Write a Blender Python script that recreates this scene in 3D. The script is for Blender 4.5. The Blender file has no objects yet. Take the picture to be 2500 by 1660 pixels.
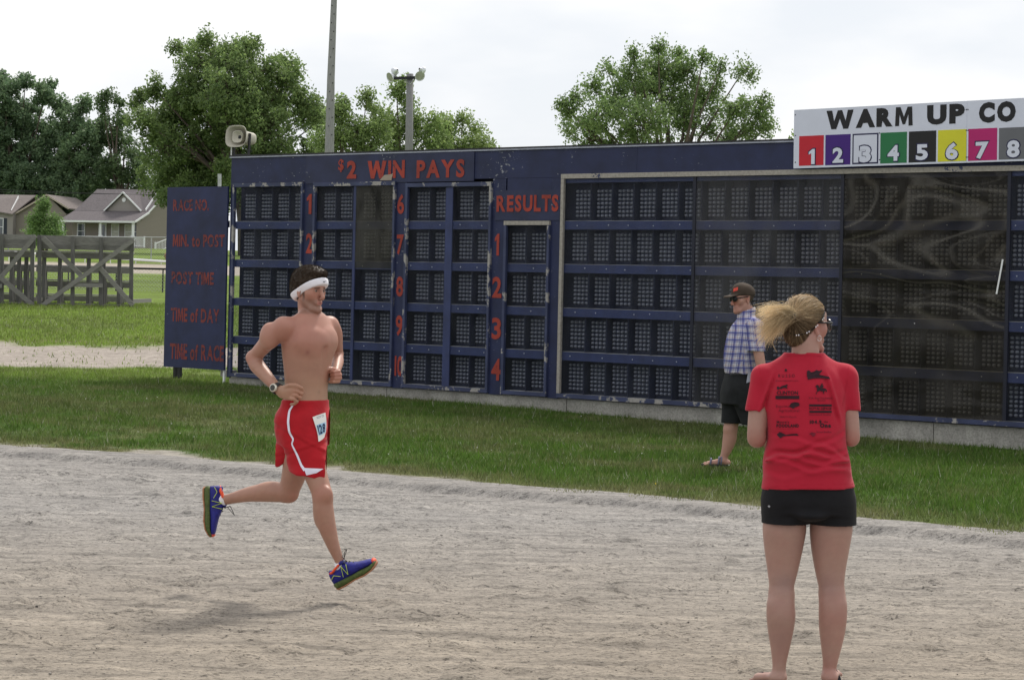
import bpy, math, random
import numpy as np
from mathutils import Vector, Matrix, Euler
random.seed(7); np.random.seed(7); RNG=np.random.default_rng(11)
R_=math.radians
# ------------------------------------------------------------------ camera, world, sun, exposure
F=5700.0; EYE=1.66; HC=(1250.0,692.0); ROLL=.0222
CA,SA=math.cos(ROLL),math.sin(ROLL)
scene=bpy.context.scene; COL=scene.collection
cam=bpy.data.cameras.new('camera'); camo=bpy.data.objects.new('camera',cam); COL.objects.link(camo)
camo.matrix_world=Matrix.Translation((0,0,EYE))@Matrix.Rotation(R_(90),4,'X')@Matrix.Rotation(ROLL,4,'Z')
cam.sensor_width=36; cam.lens=F/2500*36; cam.shift_y=-138/2500; cam.clip_start=.3; cam.clip_end=2500
scene.camera=camo
SUN=Vector((1.1,2.5,3.5)).normalized()
world=bpy.data.worlds.new('World'); scene.world=world; world.use_nodes=True
def build_world():
    nt=world.node_tree; N=nt.nodes; N.clear(); L=nt.links.new
    out=N.new('ShaderNodeOutputWorld'); b1=N.new('ShaderNodeBackground'); b2=N.new('ShaderNodeBackground'); mx=N.new('ShaderNodeMixShader')
    sky=N.new('ShaderNodeTexSky'); sky.sky_type='NISHITA'; sky.sun_disc=False
    sky.sun_elevation=math.asin(SUN.z); sky.sun_rotation=math.atan2(SUN.x,SUN.y)
    L(sky.outputs[0],b1.inputs[0]); b1.inputs[1].default_value=.1
    tc=N.new('ShaderNodeTexCoord'); mp=N.new('ShaderNodeMapping'); mp.inputs['Scale'].default_value=(3.2,3.2,9)
    no=N.new('ShaderNodeTexNoise'); no.inputs['Scale'].default_value=1.7; no.inputs['Detail'].default_value=5; no.inputs['Roughness'].default_value=.5
    L(tc.outputs['Generated'],mp.inputs[0]); L(mp.outputs[0],no.inputs['Vector'])
    r=N.new('ShaderNodeValToRGB'); r.color_ramp.elements[0].position=.36; r.color_ramp.elements[0].color=(.86,.885,.93,1)
    r.color_ramp.elements[1].position=.55; r.color_ramp.elements[1].color=(1,1,1,1)
    L(no.outputs[0],r.inputs[0]); L(r.outputs[0],b2.inputs[0]); b2.inputs[1].default_value=1.06
    r2=N.new('ShaderNodeMapRange'); r2.inputs[1].default_value=.3; r2.inputs[2].default_value=.5; r2.inputs[3].default_value=.86; r2.inputs[4].default_value=.97
    L(no.outputs[0],r2.inputs[0]); L(r2.outputs[0],mx.inputs[0]); L(b1.outputs[0],mx.inputs[1]); L(b2.outputs[0],mx.inputs[2]); L(mx.outputs[0],out.inputs[0])
build_world()
sl=bpy.data.lights.new('sun','SUN'); sl.energy=3.6; sl.angle=R_(11); sl.color=(1,.95,.87)
so=bpy.data.objects.new('sun',sl); COL.objects.link(so); so.rotation_euler=SUN.to_track_quat('Z','Y').to_euler()
vs=scene.view_settings; vs.view_transform='Standard'; vs.look='None'; vs.gamma=1; vs.exposure=0; vs.use_curve_mapping=False
scene.render.engine='CYCLES'; scene.cycles.max_bounces=8; scene.cycles.transparent_max_bounces=12
# ------------------------------------------------------------------ helpers
def lv(px,py):
    dx,dy=px-HC[0],py-HC[1]; return (dx*CA+dy*SA)/F,(-dx*SA+dy*CA)/F
def P(px,py,Y):
    x,y=lv(px,py); return np.array([x*Y,Y,EYE-y*Y])
def tag(o,label=None,cat=None,group=None,kind=None):
    if label:o['label']=label
    if cat:o['category']=cat
    if group:o['group']=group
    if kind:o['kind']=kind
    return o
def empty(name,loc=(0,0,0),rz=0,**k):
    o=bpy.data.objects.new(name,None); COL.objects.link(o); o.location=loc; o.rotation_euler=(0,0,rz); o.empty_display_size=.2
    return tag(o,**k)
def link(name,me,parent=None,loc=None,rot=None,**k):
    o=bpy.data.objects.new(name,me); COL.objects.link(o)
    if parent is not None:o.parent=parent
    if loc is not None:o.location=loc
    if rot is not None:o.rotation_euler=rot
    return tag(o,**k)
def mesh(name,v,f,mats,smooth=False,mi=None):
    me=bpy.data.meshes.new(name); me.from_pydata([tuple(map(float,p)) for p in v],[],f)
    for m in (mats if isinstance(mats,(list,tuple)) else [mats]): me.materials.append(m)
    if mi is not None: me.polygons.foreach_set('material_index',np.array(mi,np.int32))
    if smooth: me.polygons.foreach_set('use_smooth',np.ones(len(me.polygons),bool))
    me.update(); return me
def mesh_np(name,V,Fc,mat,smooth=False,col=None,mi=None):
    """fast mesh from arrays, faces all with the same side count"""
    me=bpy.data.meshes.new(name); n=len(V); k=Fc.shape[1]; m=len(Fc)
    me.vertices.add(n); me.vertices.foreach_set('co',np.ascontiguousarray(V,np.float32).ravel())
    me.loops.add(m*k); me.loops.foreach_set('vertex_index',np.ascontiguousarray(Fc,np.int32).ravel())
    me.polygons.add(m); me.polygons.foreach_set('loop_start',np.arange(0,m*k,k,dtype=np.int32))
    try: me.polygons.foreach_set('loop_total',np.full(m,k,np.int32))
    except Exception: pass
    for q in (mat if isinstance(mat,(list,tuple)) else [mat]): me.materials.append(q)
    if mi is not None: me.polygons.foreach_set('material_index',np.array(mi,np.int32))
    if smooth: me.polygons.foreach_set('use_smooth',np.ones(m,bool))
    me.update(calc_edges=True)
    if col is not None:
        a=me.color_attributes.new('col','FLOAT_COLOR','POINT'); c=np.ones((n,4),np.float32); c[:,:3]=col; a.data.foreach_set('color',c.ravel())
    return me
class MB:
    def __init__(s): s.v=[];s.f=[];s.m=[]
    def add(s,v,f,m=0):
        b=len(s.v); s.v+= [tuple(p) for p in v]; s.f+=[tuple(i+b for i in q) for q in f]; s.m+=[m]*len(f); return s
    def box(s,x0,x1,y0,y1,z0,z1,m=0):
        return s.add([(x0,y0,z0),(x1,y0,z0),(x1,y1,z0),(x0,y1,z0),(x0,y0,z1),(x1,y0,z1),(x1,y1,z1),(x0,y1,z1)],
            [(0,3,2,1),(4,5,6,7),(0,1,5,4),(1,2,6,5),(2,3,7,6),(3,0,4,7)],m)
    def beam(s,a,b,w,t,m=0,up=(0,0,1)):
        a=Vector(a);b=Vector(b);d=(b-a).normalized();u=Vector(up)
        if abs(d.dot(u))>.95:u=Vector((0,1,0))
        r=d.cross(u).normalized();u=r.cross(d).normalized(); v=[]
        for p in (a,b):
            for i,j in ((-1,-1),(1,-1),(1,1),(-1,1)): v.append(p+r*(i*t/2)+u*(j*w/2))
        return s.add(v,[(0,1,2,3),(7,6,5,4),(0,4,5,1),(1,5,6,2),(2,6,7,3),(3,7,4,0)],m)
    def tube(s,pts,rad,n=8,m=0,cap=True):
        pts=[Vector(p) for p in pts]; rad=rad if hasattr(rad,'__len__') else [rad]*len(pts); v=[];f=[]
        ref=Vector((.13,.21,1)).normalized()
        for i,p in enumerate(pts):
            d=(pts[min(i+1,len(pts)-1)]-pts[max(i-1,0)]).normalized()
            a=d.cross(ref)
            if a.length<.05:a=d.cross(Vector((1,0,0)))
            a.normalize(); b=d.cross(a)
            for k in range(n):
                t=2*math.pi*k/n; v.append(p+(a*math.cos(t)+b*math.sin(t))*rad[i])
        for i in range(len(pts)-1):
            for k in range(n): f.append((i*n+k,i*n+(k+1)%n,(i+1)*n+(k+1)%n,(i+1)*n+k))
        if cap: f.append(tuple(range(n-1,-1,-1))); f.append(tuple((len(pts)-1)*n+k for k in range(n)))
        return s.add(v,f,m)
    def lathe(s,c,axis,prof,n=12,m=0):
        c=Vector(c);ax=Vector(axis).normalized();a=ax.cross(Vector((.3,.5,.2))).normalized();b=ax.cross(a);v=[];f=[]
        for h,r in prof:
            for k in range(n):
                t=2*math.pi*k/n; v.append(c+ax*h+(a*math.cos(t)+b*math.sin(t))*max(r,1e-4))
        for i in range(len(prof)-1):
            for k in range(n): f.append((i*n+k,i*n+(k+1)%n,(i+1)*n+(k+1)%n,(i+1)*n+k))
        return s.add(v,f,m)
    def mesh(s,name,mats,smooth=False): return mesh(name,s.v,s.f,mats,smooth,s.m)
    def obj(s,name,mats,parent=None,smooth=False,**k): return link(name,s.mesh(name,mats,smooth),parent,**k)
# ---- noise
def _lat(seed,n=256): return np.random.default_rng(seed).random((n,n)).astype(np.float32)
_L={}
def vnoise(x,y,seed=0):
    if seed not in _L:_L[seed]=_lat(seed)
    T=_L[seed]; xi=np.floor(x).astype(int);yi=np.floor(y).astype(int);fx=x-xi;fy=y-yi
    fx=fx*fx*(3-2*fx);fy=fy*fy*(3-2*fy); a=T[xi&255,yi&255];b=T[(xi+1)&255,yi&255];c=T[xi&255,(yi+1)&255];d=T[(xi+1)&255,(yi+1)&255]
    return (a*(1-fx)+b*fx)*(1-fy)+(c*(1-fx)+d*fx)*fy
def fbm(x,y,seed=0,o=4):
    s=0;a=.5;t=0
    for i in range(o): s=s+a*vnoise(x*2**i+i*17.3,y*2**i+i*9.1,seed+i);t+=a;a*=.55
    return s/t
def sstep(a,b,x):
    t=np.clip((x-a)/(b-a),0,1); return t*t*(3-2*t)
# ---- materials
class NT:
    def __init__(s,name):
        s.m=bpy.data.materials.new(name); s.m.use_nodes=True; s.t=s.m.node_tree; s.N=s.t.nodes; s.N.clear(); s.out=s.N.new('ShaderNodeOutputMaterial')
    def n(s,t,**k):
        x=s.N.new('ShaderNode'+t)
        for a,b in k.items():
            if a.startswith('i_'): x.inputs[a[2:].replace('_',' ')].default_value=b
            else:setattr(x,a,b)
        return x
    def l(s,a,b): s.t.links.new(a,b); return s
    def bsdf(s,base=(.5,.5,.5),rough=.8,metal=0,spec=.3):
        b=s.n('BsdfPrincipled'); b.inputs['Base Color'].default_value=(*base,1); b.inputs['Roughness'].default_value=rough; b.inputs['Metallic'].default_value=metal
        b.inputs['Specular IOR Level'].default_value=spec; s.l(b.outputs[0],s.out.inputs[0]); return b
    def noise(s,scale,detail=4,rough=.55,stretch=None,coord='Object',dist=0):
        tc=s.n('TexCoord'); v=tc.outputs[coord]
        if stretch: mp=s.n('Mapping'); mp.inputs['Scale'].default_value=stretch; s.l(v,mp.inputs[0]); v=mp.outputs[0]
        no=s.n('TexNoise'); no.inputs['Scale'].default_value=scale; no.inputs['Detail'].default_value=detail; no.inputs['Roughness'].default_value=rough; no.inputs['Distortion'].default_value=dist
        s.l(v,no.inputs['Vector']); return no.outputs[0]
    def ramp(s,src,stops):
        r=s.n('ValToRGB'); e=r.color_ramp.elements
        while len(e)<len(stops): e.new(.5)
        for x,(p,c) in zip(e,stops): x.position=p; x.color=(*c,1) if len(c)==3 else c
        s.l(src,r.inputs[0]); return r.outputs[0]
    def mix(s,fac,a,b,mode='MIX'):
        m=s.n('MixRGB',blend_type=mode)
        for i,x in enumerate((fac,a,b)):
            if hasattr(x,'is_output'): s.l(x,m.inputs[i])
            elif isinstance(x,(int,float)): m.inputs[i].default_value=x if i==0 else (x,x,x,1)
            else: m.inputs[i].default_value=(*x,1)
        return m.outputs[0]
    def bump(s,b,src,st=.3,dist=.01,prev=None):
        u=s.n('Bump'); u.inputs['Strength'].default_value=st; u.inputs['Distance'].default_value=dist; s.l(src,u.inputs['Height'])
        if prev is not None: s.l(prev,u.inputs['Normal'])
        s.l(u.outputs[0],b.inputs['Normal']); return u.outputs[0]
def simple(name,base,rough=.7,metal=0,spec=.3,var=.15,scale=6,bump=0,bs=40,stretch=None):
    t=NT(name); b=t.bsdf(base,rough,metal,spec)
    if var:
        no=t.noise(scale,stretch=stretch); lo=tuple(c*(1-var) for c in base); hi=tuple(min(1,c*(1+var)) for c in base)
        t.l(t.ramp(no,[(.3,lo),(.7,hi)]),b.inputs['Base Color'])
    if bump: t.bump(b,t.noise(bs,3,stretch=stretch),bump,.01)
    return t.m
def peel(name,paint,under,amount,stretch=(1,1,1),scale=9,rough=.55,under2=None):
    t=NT(name); b=t.bsdf(paint,rough,0,.35)
    n1=t.noise(scale,6,.7,stretch); n2=t.noise(1.3,3,.5)
    big=t.ramp(n2,[(.3,(0,0,0)),(.7,(.22,.22,.22))])
    s=t.mix(1,n1,big,'ADD'); k=t.ramp(s,[(1-amount,(0,0,0)),(1-amount+.025,(1,1,1))])
    pn=t.ramp(t.noise(3,5,.6),[(.3,tuple(c*.72 for c in paint)),(.7,tuple(c*1.3 for c in paint))])
    un=t.ramp(t.noise(30,4,.6,stretch),[(.3,tuple(c*.6 for c in under)),(.7,under)])
    t.l(t.mix(k,pn,un),b.inputs['Base Color'])
    inv=t.n('Invert'); t.l(k,inv.inputs[1]); p=t.bump(b,inv.outputs[0],.5,.002); t.bump(b,t.noise(60,3),.12,.004,p)
    return t.m
BLUE=(.015,.021,.066)
m_face=peel('board_paint',BLUE,(.33,.34,.38),.235,(1,1,1.6),14)
m_face2=peel('plywood_paint',(.020,.025,.066),(.33,.34,.38),.20,(1,1,1.6),14)
m_frame=peel('frame_paint',(.038,.048,.105),(.40,.38,.36),.33,(1,1,1),5)
m_frame_bare=peel('bare_frame_paint',(.045,.055,.12),(.40,.37,.33),.53,(1,1,1),4)
m_bar=simple('bar_paint',(.024,.036,.112),.5,0,.4,.25,4,.1)
m_mod=simple('module_back',(.020,.024,.046),.7,0,.3,.3,3)
m_ledge=simple('dusty_ledge',(.30,.30,.30),.9,0,.1,.35,7)
m_dark=simple('dark_metal',(.012,.013,.018),.5)
m_bulb=simple('bulb_glass',(.24,.25,.29),.25,0,.6,.35,2)
m_red=peel('red_paint',(.30,.036,.022),(.12,.04,.05),.25,(1,1,1),22)
m_conc=None
def conc(name,base,stain=.5):
    t=NT(name); b=t.bsdf(base,.95,0,.1)
    c=t.ramp(t.noise(2.2,6,.65,(1,1,.6)),[(.25,tuple(x*stain for x in base)),(.7,base)])
    c=t.mix(.6,c,t.ramp(t.noise(45,3,.7),[(.35,(.45,.45,.45)),(.6,(1,1,1))]),'MULTIPLY'); t.l(c,b.inputs['Base Color']); t.bump(b,t.noise(35,4,.6),.5,.01); return t.m
m_conc=conc('weathered_concrete',(.46,.445,.41))
def wood(name,base,stretch=(1,1,12)):
    t=NT(name); b=t.bsdf(base,.9,0,.1)
    c=t.ramp(t.noise(9,6,.7,stretch),[(.25,tuple(x*.45 for x in base)),(.5,base),(.75,tuple(min(1,x*1.45) for x in base))]); 
    info=t.n('ObjectInfo'); mr=t.n('MapRange'); mr.inputs[3].default_value=.75; mr.inputs[4].default_value=1.2; t.l(info.outputs['Random'],mr.inputs[0])
    t.l(t.mix(1,c,mr.outputs[0],'MULTIPLY'),b.inputs['Base Color']); t.bump(b,t.noise(14,5,.7,stretch),.6,.01); return t.m
m_seat=wood('skylit_seat_wood',(.36,.35,.34),(.6,6,9)); m_woodx=wood('grey_wood_long',(.185,.18,.172),(.6,6,9)); m_woodz=wood('grey_wood_upright',(.125,.122,.120),(9,9,.6))  # seat wood lightened so the plank tops look lit by the sky
m_pole=wood('pole_wood',(.235,.235,.24),(14,14,.5))
m_white=simple('white_paint',(.78,.79,.80),.45,0,.4,.05)
m_black=simple('black_paint',(.015,.015,.018),.4)
m_galv=simple('galvanised',(.42,.43,.45),.45,.6,.4,.15)
def attr_mat(name,rough=.8,trans=0,spec=.2,bump=0,bs=200,sss=0):
    t=NT(name); a=t.n('Attribute',attribute_name='col'); b=t.bsdf((.5,.5,.5),rough,0,spec); t.l(a.outputs['Color'],b.inputs['Base Color'])
    if sss: b.inputs['Subsurface Weight'].default_value=sss; b.inputs['Subsurface Radius'].default_value=(.012,.005,.003); b.inputs['Subsurface Scale'].default_value=1
    if bump: t.bump(b,t.noise(bs,3,.6),bump,.002)
    if trans:
        tr=t.n('BsdfTranslucent'); t.l(a.outputs['Color'],tr.inputs[0]); mx=t.n('MixShader'); mx.inputs[0].default_value=trans
        t.l(b.outputs[0],mx.inputs[1]); t.l(tr.outputs[0],mx.inputs[2]); t.l(mx.outputs[0],t.out.inputs[0])
    return t.m
m_leaf=attr_mat('leaf',.5,.5,.35); m_blade=attr_mat('grass_blade',.6,.3,.25)
# ------------------------------------------------------------------ terrain
ANG=math.atan2(-.66427,.74749); RX=np.array([math.cos(ANG),math.sin(ANG)]); P0=np.array([.6571,30.5])
PY=[-50,22,35,60,110,125,140,150,230,400,2000]; PZ=[0,0,0,.74,.78,1.66,2.18,2.77,4.2,5.2,5.2]
EX=np.array([-30,-12,-4.85,-3.55,-1.96,-.82,1.46,2.52,3.56,6,12,30]); EY=np.array([24,23.6,22.1,21.45,20.38,19.5,18.0,16.9,16.05,14.6,12,8])
def edgeY(x): return np.interp(x,EX,EY)
def hgt(x,y):
    x=np.asarray(x,float);y=np.asarray(y,float)
    u=(x-P0[0])*RX[0]+(y-P0[1])*RX[1]
    return np.interp(y,PY,PZ)-.0113*np.clip(u,-8,12)*sstep(20,27,y)
def grid_mesh(name,xs,ys,zf,mat,col=None):
    X,Y=np.meshgrid(xs,ys,indexing='ij'); Z=zf(X,Y); nx,ny=X.shape; V=np.stack([X,Y,Z],-1).reshape(-1,3)
    i=np.arange(nx*ny).reshape(nx,ny); Fc=np.stack([i[:-1,:-1],i[1:,:-1],i[1:,1:],i[:-1,1:]],-1).reshape(-1,4)
    return mesh_np(name,V,Fc,mat,True,col(X,Y).reshape(-1,3) if col else None)
def ax(*seg):
    o=[]
    for a,b,s in seg:o+=list(np.arange(a,b,s))
    return np.array(o+[seg[-1][1]])
# turf base: soil with low green, coloured by patches
def grass_col(x,y):
    """patchy turf colour: lush, dull and dry patches"""
    n=fbm(x*.55,y*.55,3); n2=fbm(x*2.3,y*2.3,5); left=sstep(1,-4.5,x)*sstep(36,24,y)
    lush=np.array([.068,.130,.018]); dull=np.array([.105,.130,.042]); dry=np.array([.24,.21,.115]); bright=np.array([.175,.255,.045])
    dead=np.clip((n-.47)*4.2+.30*left+(n2-.5)*2.2,0,1)[...,None]
    c=lush*(1-dead)+dull*dead
    far=sstep(33,37,y)[...,None]; c=c*(1-far)+(bright*(1-dead*.5)+dull*dead*.5)*far
    e=np.clip(1-(y-edgeY(x))/1.6,0,1)*(y-edgeY(x)>-.4)
    d2=np.clip(e*.7+(n2-.55)*1.6*(.3+.6*left),0,1)[...,None]; return c*(1-d2*.75)+dry*d2*.75
def ragged(X,Y):
    return np.clip(-.10+1.0*(fbm(X*.9,Y*0+1,63)-.5)*2+1.5*(fbm(X*2.4,Y*2.4,64)-.5)-.35*sstep(1,-3,X),-1.3,.42)
def soil_col(x,y):
    c=grass_col(x,y)*.75; bare=(sstep(.25,-.05,y-edgeY(x)+ragged(x,y)))[...,None]; c=c*(1-bare)+np.array([.31,.285,.25])*bare; n=fbm(x*6,y*6,8)[...,None]
    c=c*(.6+.8*n); path=sstep(37.2,38.2,y+1.4*(fbm(x*.8,y*.8,21)-.5)*2)*sstep(44.2,42.8,y+1.8*(fbm(x*.7,y*.7,22)-.5)*2)*sstep(8,0,x); path=path[...,None]
    pale=np.array([.34,.30,.265])*(.8+.4*fbm(x*1.5,y*6,9)[...,None]); 
    worn=(sstep(43,44.5,y)*sstep(49,45,y)*sstep(.42,.6,fbm(x*.9,y*1.3,14)))[...,None]; c=c*(1-worn*.7)+np.array([.16,.13,.08])*worn*.7
    c=c*(1-path)+pale*path
    tr=(sstep(124,126,y)*sstep(142,140,y))[...,None]; c=c*(1-tr)+np.array([.36,.32,.27])*tr
    return c
t=NT('turf_soil'); a=t.n('Attribute',attribute_name='col'); b=t.bsdf((.1,.1,.1),.95,0,.1)
t.l(t.mix(1,a.outputs['Color'],t.ramp(t.noise(9,6,.75),[(.3,(.55,.55,.55)),(.7,(1.4,1.4,1.4))]),'MULTIPLY'),b.inputs['Base Color']); t.bump(b,t.noise(12,5,.7),.9,.06); m_soil=t.m
link('grass_ground',grid_mesh('grass_ground',ax((-700,-60,40),(-60,-16,2),(-16,-7,.25),(-7,7,.1),(7,14,.25),(14,60,3),(60,700,40)),ax((-60,8,8),(8,14,.5),(14,24,.1),(24,50,.25),(50,170,1),(170,1600,60)),
  lambda X,Y: hgt(X,Y)-.5*sstep(.35,-.6,Y-edgeY(X))+.03*(fbm(X*1.1,Y*1.1,2)-.5),m_soil,soil_col),label='mown field of grass running back to the houses',kind='structure')
# dirt track
def track_z(X,Y):
    s=edgeY(X)-Y+.22*(fbm(X*1.3,Y*.0+3,31)-.5)+.08*(fbm(X*6,Y*.0+3,33)-.5)
    lip=.028*sstep(.62,.46,s)-.034*sstep(.50,.62,s)*sstep(3.2,1.0,s)+.0*s
    r=(fbm(X*.9,Y*3,41)-.5)*.55; f=fbm(X*9,Y*14,44)-.5; clod=np.clip(fbm(X*5,Y*7,47)-.61,0,1)
    near=sstep(.5,1.5,s)
    dip=-np.clip(fbm(X*3.1,Y*4.2,51)-.66,0,1)*.16
    return lip+near*(.024*r+.012*f+.13*clod+dip)+.008*f-.25*sstep(-.05,-.5,s)
t=NT('track_dirt'); b=t.bsdf((.35,.32,.29),.95,0,.08)
geo=t.n('NewGeometry'); sep=t.n('SeparateXYZ'); t.l(geo.outputs['Position'],sep.inputs[0])
mr=t.n('MapRange'); mr.inputs[1].default_value=10.5; mr.inputs[2].default_value=16.5; t.l(sep.outputs[1],mr.inputs[0])
base=t.mix(mr.outputs[0],(.292,.256,.214),(.290,.275,.260))
st=t.ramp(t.noise(2.2,8,.72,(.5,3.2,1),'Object',.4),[(.28,(.52,.52,.53)),(.47,(.95,.95,.95)),(.68,(1.27,1.26,1.24))])
g1=t.ramp(t.noise(26,6,.82,(.7,1.5,1)),[(.37,(.20,.20,.21)),(.49,(1,1,1))])
g2=t.ramp(t.noise(7,7,.75,(.55,2.0,1)),[(.3,(.6,.6,.6)),(.55,(1.1,1.1,1.1))])
c=t.mix(1,base,st,'MULTIPLY'); c=t.mix(.9,c,g1,'MULTIPLY'); c=t.mix(.75,c,g2,'MULTIPLY')
g3=t.ramp(t.noise(75,3,.8,(.7,1.5,1)),[(.35,(.30,.30,.30)),(.46,(1,1,1)),(.60,(1,1,1)),(.72,(1.4,1.39,1.36))]); c=t.mix(.9,c,g3,'MULTIPLY'); t.l(c,b.inputs['Base Color'])
p=t.bump(b,t.noise(28,6,.75,(.8,1.2,1)),.6,.018); t.bump(b,t.noise(110,3,.7),.5,.006,p); m_dirt=t.m
link('dirt_track',grid_mesh('dirt_track',ax((-40,-5,2),(-5,5,.03),(5,40,2)),ax((-20,8,2),(8,23,.03)),track_z,m_dirt),label='sandy harness racing track in the foreground',kind='structure')
# pebbles and crumbs of clay on the track
def crumbs(n):
    mb=[];fs=[];b0=0; ico=[(0,0,1),(.9,0,.3),(.28,.85,.3),(-.72,.53,.3),(-.72,-.53,.3),(.28,-.85,.3),(0,0,-.4)]
    fc=[(0,1,2),(0,2,3),(0,3,4),(0,4,5),(0,5,1),(6,2,1),(6,3,2),(6,4,3),(6,5,4),(6,1,5)]
    Y=RNG.uniform(0,1,n)**.8*11.5+8.6; X=RNG.uniform(-1,1,n)*(Y*.235+.6); k=Y<edgeY(X)-.05; X,Y=X[k],Y[k]; Z=track_z(X,Y)
    V=[];C=[]
    for x,y,z in zip(X,Y,Z):
        s=RNG.uniform(.002,.008)*(1 if RNG.random()<.985 else 2.0); r=RNG.uniform(0,6.28); c,d=math.cos(r),math.sin(r); sh=RNG.uniform(.08,.30)
        for p in ico:
            q=[p[i]*s*RNG.uniform(.55,1.3) for i in range(3)]; V.append((x+q[0]*c-q[1]*d,y+q[0]*d+q[1]*c,z+q[2]*.5-s*.15)); C.append((sh,sh*.93,sh*.85))
        fs+= [tuple(i+b0 for i in f) for f in fc]; b0+=7
    return mesh_np('clay_crumbs',np.array(V),np.array(fs),attr_mat('crumb',.95),False,np.array(C))
link('clay_crumbs',crumbs(15000),label='crumbs of clay and small stones strewn over the track',kind='stuff')
# grass blades
def blades(name,n,xr,yr,h,w,seed,extra=None):
    g=np.random.default_rng(seed); Y=g.uniform(*yr,n); X=g.uniform(-1,1,n)*(Y*.222+1.6)
    X=np.clip(X,*xr)+0*X; keep=(X>xr[0])&(X<xr[1])
    e=Y-edgeY(X); dens=fbm(X*2.1,Y*2.1,61)
    rag=ragged(X,Y)
    keep&=(e+rag>.05)&(e>-.52)&(g.random(n)<np.clip(.16+(e+rag)*1.3,0,1))
    keep&=(g.random(n)<np.clip(1.5-1.8*np.clip(fbm(X*1.6,Y*1.6,66)-.42,0,1)*3*sstep(2,-3,X)*sstep(30,24,Y),.25,1))
    path=(Y+1.4*(fbm(X*.8,Y*.8,21)-.5)*2>37.3)&(Y+1.8*(fbm(X*.7,Y*.7,22)-.5)*2<43.5); keep&=~(path&(g.random(n)<.965))
    u=(X-P0[0])*RX[0]+(Y-P0[1])*RX[1]; dn=(X-P0[0])*(-RX[1])+(Y-P0[1])*RX[0]; keep&=~((dn>-.02)&(u>-6.6))
    X,Y=X[keep],Y[keep]; n=len(X); Z=hgt(X,Y)-.01+.03*(fbm(X*1.1,Y*1.1,2)-.5); en=(Y-edgeY(X)<.12); Z=np.where(en,np.maximum(Z,track_z(X,Y)-.012),Z)
    tuft=fbm(X*7,Y*7,71); H=h*(.45+1.0*tuft)*g.uniform(.6,1.4,n)*np.where(g.random(n)<.012,1.9,1)*np.clip(.62+.5*(Y-edgeY(X)),.6,1)*(.75+.9*np.clip(fbm(X*2.6,Y*2.6,75)-.35,0,1))
    a=g.uniform(0,6.283,n); W=w*g.uniform(.7,1.3,n); lean=g.uniform(.1,.9,n)*H; la=g.uniform(0,6.283,n)
    V=np.empty((n,3,3),np.float32); dx=np.cos(a)*W/2; dy=np.sin(a)*W/2
    V[:,0]=np.stack([X-dx,Y-dy,Z],-1); V[:,1]=np.stack([X+dx,Y+dy,Z],-1); V[:,2]=np.stack([X+np.cos(la)*lean,Y+np.sin(la)*lean,Z+H],-1)
    C=grass_col(X,Y)*g.uniform(.6,1.5,(n,1))*(.62+.85*np.clip(fbm(X*4.5,Y*4.5,77),0,1))[:,None]; yel=g.random(n)<.10; C[yel]=C[yel]*.4+np.array([.20,.19,.09])*.7; pale=g.random(n)<.02; C[pale]=np.array([.34,.35,.26])
    C=np.repeat(C,3,0)
    return mesh_np(name,V.reshape(-1,3),np.arange(n*3).reshape(-1,3),m_blade,False,C)
link('grass',blades('grass',430000,(-9.8,8.5),(15,38.5),.062,.010,5),label='green grass blades between the track and the scoreboard',kind='stuff')
link('field_grass',blades('field_grass',150000,(-17,-1),(38,66),.08,.022,6),label='short bright grass of the field left of the scoreboard',kind='stuff')
def clover():
    V=[];Fc=[];C=[];b0=0; g=RNG
    for i in range(70):
        y=g.uniform(16.5,31); x=g.uniform(-1,.6)*(y*.22+.5)
        if y<edgeY(x)+.1: continue
        if (x-P0[0])*(-RX[1])+(y-P0[1])*RX[0]>-.4: continue
        z=float(hgt(x,y))+g.uniform(.05,.09); s=g.uniform(.004,.0075); yel=(y<edgeY(x)+.8 and g.random()<.5)
        for p in ((s,0,0),(0,s,0),(-s,0,0),(0,-s,0),(0,0,s),(0,0,-s)): V.append((x+p[0],y+p[1],z+p[2])); C.append((.75,.55,.05) if yel else (.6,.6,.55))
        Fc+=[tuple(k+b0 for k in f) for f in ((0,1,4),(1,2,4),(2,3,4),(3,0,4),(1,0,5),(2,1,5),(3,2,5),(0,3,5))]; b0+=6
    return mesh_np('clover_flowers',np.array(V),np.array(Fc),attr_mat('petal',.8),False,np.array(C))
link('clover_flowers',clover(),label='tiny white and yellow flower heads in the grass',kind='stuff')
# yellow flowers near the track edge
yf=MB()
for px,py in ((930,1163),(945,1160),(938,1166),(952,1163),(934,1160),(896,1155)):
    x,y=lv(px,py); Yd=EYE/y*1.02; p=P(px,py,Yd); yf.lathe((p[0],p[1],p[2]),(0,-.4,1),[(0,.002),(.004,.016),(.008,.004)],6)
yf.obj('yellow_flowers',simple('yellow_petals',(.75,.55,.03),.6),label='few yellow flowers at the edge of the track',kind='stuff')
# ------------------------------------------------------------------ text
_TX={}
GL={'1':[(.42,0),(1,0),(1,1),(.60,1),(0,.80),(0,.64),(.42,.72)],'M':[(0,0),(.04,1),(.30,1),(.5,.48),(.70,1),(.96,1),(1,0),(.77,0),(.75,.60),(.57,.08),(.43,.08),(.25,.60),(.23,0)],
    'W':[(0,1),(.19,0),(.37,0),(.5,.55),(.63,0),(.81,0),(1,1),(.79,1),(.71,.42),(.58,1),(.42,1),(.29,.42),(.21,1)]}
def raw_text(s,bold,sp):
    c=bpy.data.curves.new('t','FONT'); c.body=s; c.size=1; c.offset=bold; c.space_character=sp; c.resolution_u=3
    o=bpy.data.objects.new('t',c); me=bpy.data.meshes.new_from_object(o)
    V=np.array([v.co[:2] for v in me.vertices]); Fc=[tuple(p.vertices) for p in me.polygons]; bpy.data.objects.remove(o); bpy.data.curves.remove(c); bpy.data.meshes.remove(me); return V,Fc
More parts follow.
